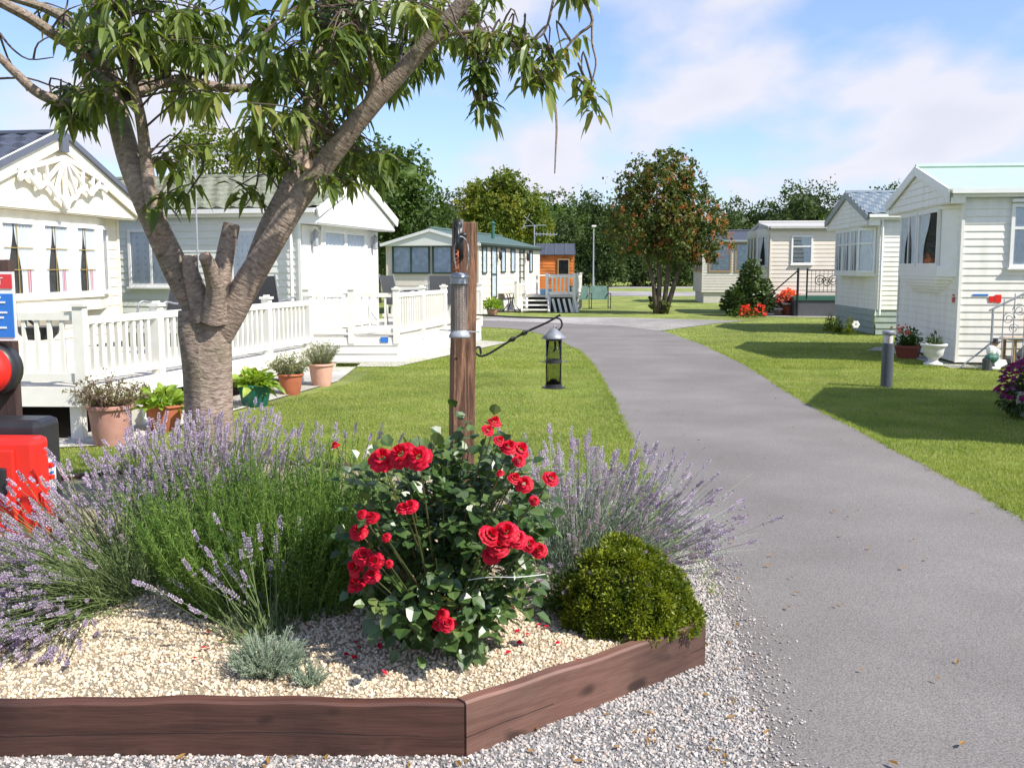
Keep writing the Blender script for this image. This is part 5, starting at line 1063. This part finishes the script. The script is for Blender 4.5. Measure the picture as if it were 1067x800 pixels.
B5 = [cp(445, 50, D-.25), cp(470, 36, D-.5), cp(505, 34, D-.7), cp(530, 45, D-.8), cp(552, 62, D-.85), cp(566, 84, D-.85), cp(577, 104, D-.85), cp(580, 130, D-.85), cp(579, 158, D-.85), cp(578, 181, D-.85)]
bark_tube(parts, B5, [.016, .012, .010, .009, .008, .007, .006, .005, .004, .003], 6)
B6 = [cp(560, -70, D-.5), cp(590, -30, D-.7), cp(608, 0, D-.8), cp(617, 23, D-.8), cp(603, 36, D-.8), cp(588, 52, D-.8), cp(576, 68, D-.8), cp(566, 77, D-.82)]; bark_tube(parts, B6, [.014, .011, .009, .008, .007, .006, .005, .004], 6)
B7 = [cp(617, 23, D-.8), cp(617, 45, D-.8), cp(621, 65, D-.8), cp(617, 85, D-.8), cp(612, 105, D-.8)]; bark_tube(parts, B7, [.006, .005, .005, .004, .003], 6)
B8 = [cp(580, -20, D-.7), cp(575, 8, D-.75), cp(569, 30, D-.75), cp(560, 40, D-.75), cp(545, 42, D-.75)]; bark_tube(parts, B8, [.008, .007, .006, .005, .003], 6)
B9 = [cp(495, 30, D-.6), cp(498, 70, D-.7), cp(503, 92, D-.7), cp(507, 104, D-.7), cp(504, 118, D-.7)]; bark_tube(parts, B9, [.008, .006, .005, .004, .003], 6)
V = []; Fc = []; UV = []
for v, f, uv in parts: b = len(V); V += [tuple(p) for p in v]; Fc += [tuple(i+b for i in q) for q in f]; UV += uv
me = bpy.data.meshes.new('trunk'); me.from_pydata(V, [], Fc); me.update(); ul = me.uv_layers.new(name='uv')
li = np.zeros(len(me.loops), int); me.loops.foreach_get('vertex_index', li); ul.data.foreach_set('uv', np.array(UV)[li].astype(np.float32).ravel())
for p in me.polygons: p.use_smooth = True
me.materials.append(M['bark']); o = bpy.data.objects.new('trunk', me); COL.objects.link(o); o.parent = tree_c
def cutcap(S, r):
    a, b = S[-2], S[-1]; d = (b-a).normalized(); m = MB(); m.tube([b-O-d*.004, b-O+d*.006], [r, r*.93], 18); m.build('sawn_end', M['cut'], tree_c)
cutcap(S1, .040); cutcap(S2, .029); cutcap(S3, .043)
c = cp(320, 172, D-.19); m = MB(); dr = (cp(332, 163, D-.42)-c).normalized(); m.tube([c-O, c-O+dr*.03], [.028, .024], 14); m.build('sawn_end', M['cut'], tree_c)
# twigs and leaf sprays
limbs = np.array([tuple(p) for S_ in (L1, L2, R1, R2, B1, B2, B3, B4, G1, B5[:7], B6, B7, B8, B9) for p in catm(S_, 4)])
clus = []
def area(cx, cy, rx, ry, n, d0=-.8, d1=.9):
    for _ in range(n):
        a = random.uniform(0, 2*PI); q_ = math.sqrt(random.random()); X_, Y_ = cx+rx*q_*math.cos(a), cy+ry*q_*math.sin(a); dd_ = random.uniform(d0, d1)
        r1x = 300+(215-Y_)*.86
        if abs(X_-r1x) < 42 and Y_ > -10: dd_ = random.uniform(.15, 1.0)
        if Y_ > 95 and abs(X_-(120+(Y_-100)*.33)) < 24: continue
        clus.append((X_, Y_, D+dd_))
area(170, 18, 105, 40, 34); area(210, 55, 80, 38, 17); area(290, 38, 95, 52, 35); area(295, 102, 48, 42, 16); area(350, 38, 80, 48, 26); area(395, 40, 60, 45, 18); area(370, 95, 45, 40, 12, -.2, .9)
area(205, 110, 28, 28, 10); area(85, 100, 38, 14, 12, -.5, .3); area(78, 112, 10, 22, 5, -.3, .2); area(110, 60, 40, 40, 8); area(130, 10, 60, 20, 12); area(350, 178, 55, 22, 20, .1, .9); area(395, 165, 25, 28, 8, .2, .9); area(330, 150, 45, 30, 12, .1, .8)
area(275, 150, 30, 35, 12, 0, .9); area(470, 8, 62, 14, 20, -.7, .2); area(430, 75, 30, 25, 9, -.5, .3); area(480, 48, 45, 16, 18, -.8, -.2); area(505, 58, 26, 14, 9, -.85, -.5)
for p_ in [(497,120),(508,118),(502,112),(528,38),(535,45),(522,48),(556,90),(566,86),(548,96),(543,86),(572,52),(585,58),(575,62),(560,58),(596,86),(606,82),(612,92),(602,98),(540,30),(546,24),(530,28),(605,2),(590,-4),(612,-2),(555,60),(535,60),(545,70)]: clus.append((p_[0], p_[1]-6, D-.8+random.uniform(-.06, .06)))
for p_ in [(185,150),(180,158),(196,152),(205,190),(200,182),(245,196),(238,186),(222,150),(176,200),(182,192),(360,190),(345,195),(375,192)]: clus.append((p_[0], p_[1], D+random.uniform(-.3, .3)))
area(300, -80, 260, 50, 30); area(120, -60, 120, 50, 14); area(340, -190, 260, 80, 34); area(450, -60, 120, 50, 12)
tw = MB(); P_, T_, N_, Ls, Ws = [], [], [], [], []
for cx, cy, d in clus:
    c = cp(cx, cy, d); cn_ = np.array(c); dist = np.linalg.norm(limbs-cn_+np.array([0, 0, .05]), axis=1); o_ = Vector(limbs[int(np.argmin(dist+RNG.uniform(0, .25, len(limbs))))])
    v = c-o_
    if v.length > 1.3: o_ = c-v.normalized()*.5+Vector((0, 0, .15))
    mid = (o_+c)/2+Vector((random.uniform(-.05, .05), random.uniform(-.05, .05), random.uniform(.02, .12)))
    tw.tube([p-O for p in catm([o_, mid, c], 3)], np.linspace(.007, .0025, 7), 5, cap=False)
    k = random.randint(8, 13); lsc = .78 if cx > 485 else 1.0; ax = v.normalized() if v.length else Vector((0, 0, 1))
    for j in range(k):
        a = random.uniform(0, 2*PI); s = random.random(); base = c-ax*s*.16
        out = Vector((math.cos(a), math.sin(a), 0)); t_ = (out*random.uniform(.35, 1.1)+Vector((0, 0, random.uniform(-1.0, .3)))).normalized()
        P_.append(base-O+out*.012); T_.append(t_); N_.append(Vector((out.x*.5, out.y*.5, 1)).normalized()+Vector((random.uniform(-.5, .5), random.uniform(-.5, .5), 0))); l = random.uniform(.075, .13)*lsc; Ls.append(l); Ws.append(l*random.uniform(.32, .42))
tw.build('twigs', M['twig'], tree_c)
mb = MB(); leaf_add(mb, np.array([tuple(p) for p in P_]), np.array([tuple(p) for p in T_]), np.array([tuple(p) for p in N_]), np.array(Ls), np.array(Ws), .55, .22)
# bare twigs at the left
mb.build('crown', M['cherryl'], tree_c)
tb = MB()
for L_ in ([(0,35),(12,50),(30,62),(55,60)], [(0,38),(8,60),(20,80),(28,95)], [(60,20),(75,35),(95,50)], [(35,62),(40,45),(60,35)], [(0,82),(30,82),(60,92),(90,100)], [(165,160),(175,150),(190,135)], [(205,155),(212,175),(200,195),(188,215),(183,225)], [(62,24),(70,5),(72,-20)], [(45,30),(38,5),(36,-20)], [(270,165),(268,190),(262,205),(255,215)]):
    tb.tube([p-O for p in catm([cp(x, y, D+random.uniform(-.15, .15)) for x, y in L_], 3)], np.linspace(.007, .003, len(L_)*3-2), 5, cap=False)
tb.build('bare_twigs', M['twig'], tree_c)
# ------------------------------------------------------------------ lavender, rosemary, santolina
def lavender(label, base, n, H, az, tilt, rad, lx=0.0, flow=True, stm='lavst', grp=None, seg=7, leafn=2500, droop=.25, fl_p=.85, fsz=1.0, lr=.28):
    root = thing('lavender_bush', label, 'lavender', tuple(base), 0, grp)
    a = R(az[0])+RNG.uniform(-1, 1, n)*R(az[1]); tl = R(tilt[0])+(R(tilt[1])-R(tilt[0]))*RNG.uniform(0, 1, n)**.75
    tl = tl+lx*np.maximum(0, -np.cos(a))*(1-tl/1.5); T = np.stack([np.cos(a)*np.sin(tl), np.sin(a)*np.sin(tl), np.cos(tl)], 1); q_ = RNG.uniform(0, 1, (n, 1)); B = np.stack([np.cos(a), np.sin(a), np.zeros(n)], 1)*rad*q_+RNG.normal(0, .05, (n, 3))*np.array([1, 1, 0])
    L = H*RNG.uniform(.62, 1.05, (n, 1)); t = np.linspace(0, 1, seg); bend = rdir(n)*.07
    C = B[:, None]+(T[:, None]*t[None, :, None]+bend[:, None]*(t**2)[None, :, None])*L[:, None]; C[:, :, 2] -= droop*np.sin(tl)[:, None]*L*t[None]**2; C[:, :, 2] = np.maximum(C[:, :, 2], .01+.02*t[None])
    mb = MB(); strip_add(mb, C, np.linspace(.0021, .0013, seg))
    i = RNG.integers(0, n, leafn); s = RNG.uniform(0, lr, leafn)*(seg-1); j = s.astype(int); fr = (s-j)[:, None]; P = C[i, j]*(1-fr)+C[i, np.minimum(j+1, seg-1)]*fr+RNG.normal(0, .012, (leafn, 3))
    card_add(mb, P, T[i]+rdir(leafn)*.55, rdir(leafn), .045*RNG.uniform(.6, 1.3, leafn), .0055)
    mb.build('stems', M[stm], root)
    if flow:
        k = RNG.uniform(0, 1, n) < fl_p; E = C[k, -1]; Dv = norm(C[k, -1]-C[k, -2]); m = len(E); fb2 = MB(); sl = RNG.uniform(.035, .085, (m, 1))*fsz
        for wv in range(8):
            f = wv/7; cnt = 6
            ctr = E-Dv*sl*(1-f)*1.0-(Dv*.02 if wv == 0 else 0); A = norm(np.cross(Dv, rdir(m))); Bv = np.cross(Dv, A); r_ = .0068*fsz*(1.15-.55*abs(f-.4)*1.6)
            for c in range(cnt):
                an = 2*PI*c/cnt+wv; o_ = A*math.cos(an)+Bv*math.sin(an); card_add(fb2, ctr+o_*r_*.8+RNG.normal(0, .001, (m, 3)), o_+Dv*.9, np.cross(o_, Dv)+RNG.normal(0, .4, (m, 3)), .0105*fsz, .0075*fsz)
        fb2.build('flower_spikes', M['lavfl'], root)
    return root
lavender('large lavender bush sprawling over the left half of the bed, its purple spikes leaning left', at(150, 618, BZ), 1200, .80, (165, 100), (8, 74), .28, lx=.8, droop=.18, leafn=9000, lr=.45)
lavender('upright lavender clump in front of the cherry trunk', at(215, 585, BZ), 420, .74, (60, 180), (2, 34), .26, leafn=5000, droop=.1, lr=.5)
lavender('low lavender fringe spilling over the gravel at the far left of the bed', at(75, 640, BZ), 300, .44, (205, 90), (45, 88), .26, leafn=2600, droop=.3)
lavender('silvery lavender bush behind the yellow green shrub, leaning over the drive', at(600, 600, BZ), 760, .68, (20, 125), (4, 68), .26, leafn=11000, droop=.14, fl_p=.75, stm='santo', lr=.6)
lavender('sparse young lavender rising behind the silver tuft near the front of the bed', at(283, 668, BZ), 46, .50, (140, 70), (8, 62), .07, leafn=500, droop=.12)
lavender('tall lavender sprigs between the rosemary and the rose bush', at(345, 560, BZ), 42, .68, (120, 150), (5, 35), .12, leafn=400, droop=.1)
def needles(label, name, cat, base, n, H, spread, lean, nn, NL, NW, mat, seg=6, cl=None, droop=.0, part='foliage'):
    root = thing(name, label, cat, tuple(base), 0); mb = MB(); a = RNG.uniform(0, 2*PI, n); q_ = RNG.uniform(0, 1, n)**.5
    B = np.stack([np.cos(a)*q_*spread[0], np.sin(a)*q_*spread[1], np.zeros(n)], 1); T = norm(np.stack([np.cos(a)*q_*lean, np.sin(a)*q_*lean, np.ones(n)], 1)+rdir(n)*.12); L = H*RNG.uniform(.6, 1.08, (n, 1))*(1-.25*q_[:, None]**2)
    t = np.linspace(0, 1, seg); bd = rdir(n)*.12; C = B[:, None]+(T[:, None]*t[None, :, None]+bd[:, None]*(t**2)[None, :, None])*L[:, None]; C[:, :, 2] = np.maximum(C[:, :, 2]-droop*(q_[:, None]*t[None]**2*L), .005); strip_add(mb, C, np.linspace(.003, .0015, seg))
    N = n*nn; i = np.repeat(np.arange(n), nn); s = np.tile(np.linspace(.03, 1, nn), n)*(seg-1)*.9999; j = s.astype(int); fr = (s-j)[:, None]; P = C[i, j]*(1-fr)+C[i, j+1]*fr; Tn = norm(C[i, j+1]-C[i, j]); o_ = norm(np.cross(Tn, rdir(N))); card_add(mb, P+o_*NL*.4, o_*.8+Tn*.8, rdir(N), NL*RNG.uniform(.7, 1.2, N), NW)
    mb.build(part, M[mat], root); return root
needles('dense upright rosemary bush between the lavender and the rose', 'rosemary_bush', 'shrub', at(298, 628, BZ), 620, .66, (.46, .30), .42, 95, .024, .0045, 'rosem')
needles('darker rosemary growth at the left foot of the rose bush', 'rosemary_bush', 'shrub', at(350, 600, BZ), 240, .60, (.22, .18), .30, 80, .024, .0045, 'rosem')
needles('silver grey feathery tuft at the front of the bed', 'silver_tuft', 'plant', at(279, 702, BZ), 280, .17, (.06, .05), 1.1, 30, .016, .0028, 'santo', droop=.2)
needles('tiny silver seedling with a red petal just right of the silver tuft', 'silver_tuft', 'plant', at(322, 713, BZ), 60, .09, (.03, .03), 1.0, 18, .014, .003, 'santo', droop=.1)
# ------------------------------------------------------------------ roses
rb_ = at(462, 672, BZ); rose = thing('rose_bush', 'leafy rose bush with clusters of bright red blooms in front of the wooden post', 'rose bush', tuple(rb_), 0)
def rl(px, py, D_=None): return cp(px, py, rb_.y+(D_ or 0))-rb_
tips = []
blooms = [(398,476,16),(417,472,17),(435,475,15),(516,438,9),(509,447,8),(521,458,8),(531,464,11),(543,467,12),(541,479,8),(546,503,11),(537,497,8),(575,497,11),(557,521,6),(521,492,5),(427,526,10),(420,528,8),(387,538,9),(373,552,12),(376,535,7),(378,578,12),(390,584,10),(369,590,12),(387,598,11),(370,607,12),(512,556,13),(528,553,15),(520,568,13),(512,577,11),(540,560,12),(552,566,10),(562,572,10),(460,640,9),(467,649,11),(457,650,7),(349,463,7),(402,559,6),(405,587,5)]
stb = MB(); nb = 0
ctr_ = rl(475, 585); 
def rosebloom(c, r, dirn):
    mb = MB(); dirn = dirn.normalized(); q_ = dirn.to_track_quat('Z', 'Y').to_matrix(); rows = [(.15, 5, 1.25), (.38, 6, .95), (.62, 7, .60), (.85, 8, .22), (1.0, 8, -.12)]
    for ri, (rr, cnt, el) in enumerate(rows):
        for j in range(cnt):
            a = 2*PI*(j+.5*(ri % 2))/cnt+random.uniform(-.25, .25); V = []
            wr = r*(.42+.30*rr); 
            for iv in range(4):
                for iu in range(5):
                    v = iv/3; u = (iu-2)/2; e = el+(.55*(1-v)-.4*(v > .8))*.5; rad_ = r*rr*(.35+.65*v)*.95; z = r*(.75*v*math.sin(max(e, -.1))-.25*rr+.15*(1-rr)); z -= .10*r*abs(u)*v-.05*r*math.sin(u*6+a*3)*v
                    an = a+u*wr/max(rad_+.45*r, 1e-4)*math.sqrt(max(0, 1-(v*.85)**4)); V.append(tuple(c+q_ @ Vector((rad_*math.cos(an), rad_*math.sin(an), z))))
            mb.np(V, [(i*5+k, i*5+k+1, (i+1)*5+k+1, (i+1)*5+k) for i in range(3) for k in range(4)])
    mb.build('bloom', M['rosef'], rose, smooth=True)
for px, py, r in blooms:
    dx, dy = (px-470)/120, (py-560)/130; rr = min(1, math.hypot(dx, dy)); dd = -.38*math.sqrt(max(0, 1-rr*rr))-.06
    if (px, py) == (349, 463): dd = .3
    c = rl(px, py, dd+random.uniform(-.02, .02)); R_ = r/F*rb_.y*random.uniform(.85, 1.0)
    dirn = (Vector((c.x*.8, c.y*.8-.25, .55))).normalized()+Vector((random.uniform(-.4, .4), random.uniform(-.4, .2), random.uniform(-.2, .3))); rosebloom(c, R_, dirn)
    a = Vector((random.uniform(-.05, .05), random.uniform(-.05, .05), 0)); mid = a*.4+c*.55+Vector((0, 0, -.02)); mid.x *= .8; stb.tube([tuple(p) for p in catm([a, mid, c-dirn.normalized()*R_*.3], 5)], np.linspace(.006, .002, 11), 6)
for i in range(46):
    u = rdir(1)[0]; e = Vector((u[0]*.38, u[1]*.34, .42+.40*abs(u[2]))); a = Vector((random.uniform(-.06, .06), random.uniform(-.06, .06), 0)); stb.tube([tuple(p) for p in catm([a, Vector((e.x*.35, e.y*.35, e.z*.5)), e], 4)], np.linspace(.005, .0015, 9), 5)
stb.build('stems', M['rosest'], rose)
mb = MB(); lobes = [((.0, .0, .40), (.34, .32, .30), 1100), ((-.08, -.02, .58), (.28, .26, .17), 420), ((.16, -.02, .58), (.26, .24, .22), 480), ((.17, -.02, .78), (.11, .12, .10), 60), ((.02, -.08, .22), (.30, .28, .18), 650), ((.26, -.02, .34), (.18, .2, .22), 220), ((-.24, .0, .46), (.16, .2, .2), 170)]
for c, r, n in lobes:
    c = (c[0]*.86, c[1], c[2]*.97); r = (r[0]*.86, r[1]*.9, r[2]*.95)
    nc = n//5; u = rdir(nc); rr = RNG.uniform(.35, 1.02, (nc, 1)); B = np.array(c)+u*rr*np.array(r); k = B[:, 2] > .03; B, u = B[k], u[k]; nc = len(B)
    Dn = norm(u+rdir(nc)*.6+np.array([0, 0, .15])); Nn = norm(rdir(nc)*.45+np.array([.15, -.25, 1.])); Sd = norm(np.cross(Dn, Nn)); 
    for (al, sd, sc) in ((.10, 0, 1.15), (.055, .95, 1), (.055, -.95, 1), (.02, .95, .85), (.02, -.95, .85)):
        P = B+Dn*al; T = Dn*(1 if sd == 0 else .45)+Sd*sd; z = RNG.uniform(.75, 1.25, nc)*sc; leaf_add(mb, P, T, Nn+rdir(nc)*.3, .048*z, .042*z, .15, .14)
mb.build('foliage', M['rosel'], rose)
# blue twine round the bush
p = MB(); p.tube([tuple(p_) for p_ in catm([rl(488, 604, -.33), rl(510, 601, -.37), rl(540, 601, -.38), rl(568, 598, -.3)], 5)], .0013, 5); p.build('tie_string', M['whitep'], rose)
# ------------------------------------------------------------------ yellow green mound
sb = at(652, 652, BZ); mo = thing('mound_shrub', 'low dense yellow-green dome shaped shrub in the right corner of the bed', 'shrub', tuple(sb), 0); mb = MB()
bq = MB(); blob((0, .02, .12), (.15, .16, .15), bq, .06, 5); bq.build('dark_core', M['bark2'], mo)  # dark inner blob, painted shade for the gaps between the leaf lumps
lump = []
for i in range(230):
    zf = (i+.5)/230; a = i*2.39996; rr_ = math.sqrt(1-zf*zf); u = Vector((rr_*math.cos(a), rr_*math.sin(a), zf)); k = random.uniform(.80, 1.07)
    hz_ = .305*(1-.30*max(0, u.x+.1)); lump.append((.015+u.x*.24*k, .03+u.y*.215*k, u.z*hz_*k, u.x, u.y, u.z))
lump = np.array(lump)
for l in lump:
    n = 190; u = norm(rdir(n)+l[3:]*.7); rr_ = random.uniform(.022, .056); B = l[:3]+u*rr_*RNG.uniform(.3, 1.05, (n, 1))+l[3:]*.008
    k = B[:, 2] > 0; leaf_add(mb, B[k], u[k]+rdir(n)[k]*.35, rdir(n)[k], .016*RNG.uniform(.7, 1.25, k.sum()), .009, .0, .1)
mb.build('foliage', M['box'], mo)
uz = thing('low_plant', 'small dark trailing plant between the rose and the yellow-green shrub', 'plant', tuple(at(595, 640, BZ)), 0); mb = MB(); bush_leaves(mb, (0, .02, 0), (.17, .14, .18), 700, .03, .016, .2, shell=.1); mb.build('foliage', M['midtree'], uz)
# ------------------------------------------------------------------ trees beyond
rw = tuple(at(688, 327))
tr = tree('rowan_tree', 'rowan tree thick with orange berries standing beside the end of the drive', rw, [(-.2, 0, 3.9, 1.5, 1.4, 1.6), (-.9, .1, 3.0, 1.2, 1.3, 1.2), (.9, 0, 3.2, 1.35, 1.3, 1.3), (1.55, .1, 2.6, .95, 1.0, .9), (.3, -.3, 2.6, 1.3, 1.2, 1.0), (.25, 0, 4.9, 1.0, .9, .9), (.9, 0, 4.4, .8, .8, .8), (-.75, 0, 4.5, .8, .8, .8), (0, 0, .45, .38, .35, .45)], 15000, .14, M['rowanl'], trunk_r=.105,
    stems=[[(-.1, 0, -.1), (-.05, 0, .9), (-.1, 0, 2.6), (-.2, 0, 4.2)], [(.1, .05, -.1), (.2, 0, 1.0), (.35, 0, 2.6), (.5, 0, 4.2)], [(.15, 0, -.1), (.5, 0, 1.1), (.85, 0, 2.4), (1.1, 0, 3.6)], [(-.15, 0, -.1), (-.25, 0, 1.0), (-.7, 0, 2.8)]], low=.05, cores=False, sub=20)
mb = MB(); nb = 170; u = rdir(nb); u[:, 1] = -np.abs(u[:, 1])*.8; ls = np.array([(-.2, 3.9, 1.5, 1.6), (.9, 3.2, 1.35, 1.3), (1.5, 2.7, 1.0, .9), (-.8, 3.2, 1.2, 1.2), (.3, 4.6, 1.1, 1.0)])[RNG.integers(0, 5, nb)]
B = np.stack([ls[:, 0]+u[:, 0]*ls[:, 2]*.98, u[:, 1]*1.25, ls[:, 1]+u[:, 2]*ls[:, 3]*.98], 1)
for j in range(16): q_ = B+RNG.normal(0, .05, (nb, 3)); stones(mb, q_[:, 0], q_[:, 1], q_[:, 2], .017, 1, .05)
mb.build('berries', M['berry'], tr)
tree('leafy_tree', 'tall dark green tree rising behind the gable of the French door caravan', (-6.3, 47), [(0, 0, 4.6, 2.7, 2.2, 2.5), (1.7, .2, 4.0, 1.7, 1.5, 1.9), (-.9, 0, 6.2, 2.1, 1.8, 1.5), (1.2, 0, 5.9, 1.6, 1.5, 1.3), (-1.5, .2, 2.2, 2.0, 1.3, 1.9)], 15000, .20, M['midtree'], trunk_r=.18, low=.3, sub=16)
tree('leafy_tree', 'open crowned green tree behind the tiled roof, seen between the cherry limbs', (-8.4, 28.5), [(0, 0, 4.4, 1.3, 1.2, 1.2), (1.1, 0, 3.9, 1.2, 1.1, 1.0), (-.2, 0, 5.2, .8, .8, .7), (2.4, 0, 4.3, 1.2, 1.0, 1.2), (2.2, 0, 3.2, 1.3, 1, 1)], 7000, .13, M['yellowtree'], trunk_r=.14, low=.5, cores=False)
tree('yellowing_tree', 'bright yellow-green tree with thinning top beyond the green roofed caravan', (-.7, 62), [(0, 0, 4.6, 2.6, 2, 2.0), (-1.2, 0, 5.6, 1.6, 1.5, 1.3), (1.3, 0, 5.4, 1.6, 1.5, 1.4), (.3, 0, 6.6, 1.4, 1.3, 1.0), (2.2, 0, 4.2, 1.2, 1.2, 1.3)], 14000, .20, M['yellowtree'], trunk_r=.2, low=.5)
tree('leafy_tree', 'dark rounded tree filling the gap left of the yellow-green tree', (-5.6, 66), [(0, 0, 3.2, 2.4, 2, 2.4), (1.4, 0, 3.0, 2.2, 2, 2.0), (-1.2, 0, 4.6, 1.6, 1.6, 1.4)], 5000, .32, M['darktree'], trunk_r=.2, low=.2)
gN = 'dark hedge trees beyond the far grass'
hl = ['first', 'second', 'third', 'fourth', 'fifth', 'sixth', 'seventh', 'eighth', 'ninth', 'tenth']
def hx(px, Dd): return (px-533.5)/F*Dd
row = [(455, 92, 6.8), (500, 90, 7.4), (548, 88, 7.2), (590, 90, 7.0), (628, 88, 6.2), (662, 90, 6.4), (700, 92, 6.8), (735, 94, 6.2), (772, 94, 5.6), (812, 96, 5.4), (850, 98, 5.2)]
for i, (px, Dd, h_) in enumerate(row):
    w_ = 2.6; lab = 'dark green hedge tree beyond the far grass, number %d' % i
    lab = ['dark hedge tree showing just above the French door decking roofline', 'dark hedge tree behind the yellow-green tree', 'dark hedge tree above the green roofed caravan end', 'dark hedge tree directly behind the orange hut', 'dark hedge tree directly behind the street lamp', 'dark hedge tree between the street lamp and the rowan', 'dark hedge tree seen through the rowan stems', 'dark hedge tree at the right side of the rowan', 'dark hedge tree above the brown framed caravan', 'hedge tree above the flat pale roof', 'hedge tree above the right end of the flat pale roof'][i]
    tree('hedge_tree', lab, (hx(px, Dd), Dd), [(0, 0, h_*.36, w_, 1.6, h_*.40), (random.uniform(-.6, .6), .1, h_*.62, w_*.75, 1.4, h_*.36), (random.uniform(-1.2, 1.2), -.3, h_*.22, w_*.9, 1.4, h_*.25)], 7000, .24, M['darktree'], gN, .2, low=.05)
g2 = 'tall wood beyond the hedge'
for i, (px, Dd, h_, w_, mt) in enumerate([(405, 118, 12.2, 6, 'darktree'), (470, 120, 10.8, 6, 'darktree'), (535, 122, 11.0, 5, 'darktree'), (578, 118, 10.6, 4.4, 'midtree'), (612, 120, 11.0, 3.4, 'darktree'), (648, 120, 10.6, 4, 'darktree'), (765, 128, 10.4, 3.8, 'darktree'), (790, 130, 10.2, 4.0, 'darktree'), (836, 125, 12.8, 5.6, 'darktree'), (875, 122, 9.2, 4.4, 'midtree'), (915, 126, 12.4, 3.2, 'darktree'), (968, 130, 9.4, 5, 'darktree')]):
    lab = ['tall tree of the far wood, leftmost behind the leafy trees', 'tall tree of the far wood left of the yellow-green tree', 'tall tree of the far wood right behind the yellow-green tree', 'lighter green tree of the far wood above the aerial', 'tall tree of the far wood above the street lamp', 'tall tree of the far wood at the left shoulder of the rowan', 'far tree just right of the rowan crown', 'low far tree between the rowan and the big round tree', 'big round far tree, the tallest above the flat pale roof', 'light green far tree in front of the big round one', 'small round treetop showing above the blue-grey roof', 'far tree hidden behind the pale green roof'][i]
    tree('far_tree', lab, (hx(px, Dd), Dd), [(0, 0, h_*.66, w_*.8, 3, h_*.34), (-w_*.45, 0, h_*.5, w_*.6, 2.5, h_*.34), (w_*.45, 0, h_*.5, w_*.6, 2.5, h_*.34), (0, 0, h_*.25, w_, 2.5, h_*.26)], 7500, .36, M[mt], g2, .3, low=.1)
tag(blob((0, 190, -2), (190, 14, 11), MB(), .06, 3, 60, 12).build('far_wood', M['darktree']), kind='structure')
SC.render.engine = 'CYCLES'
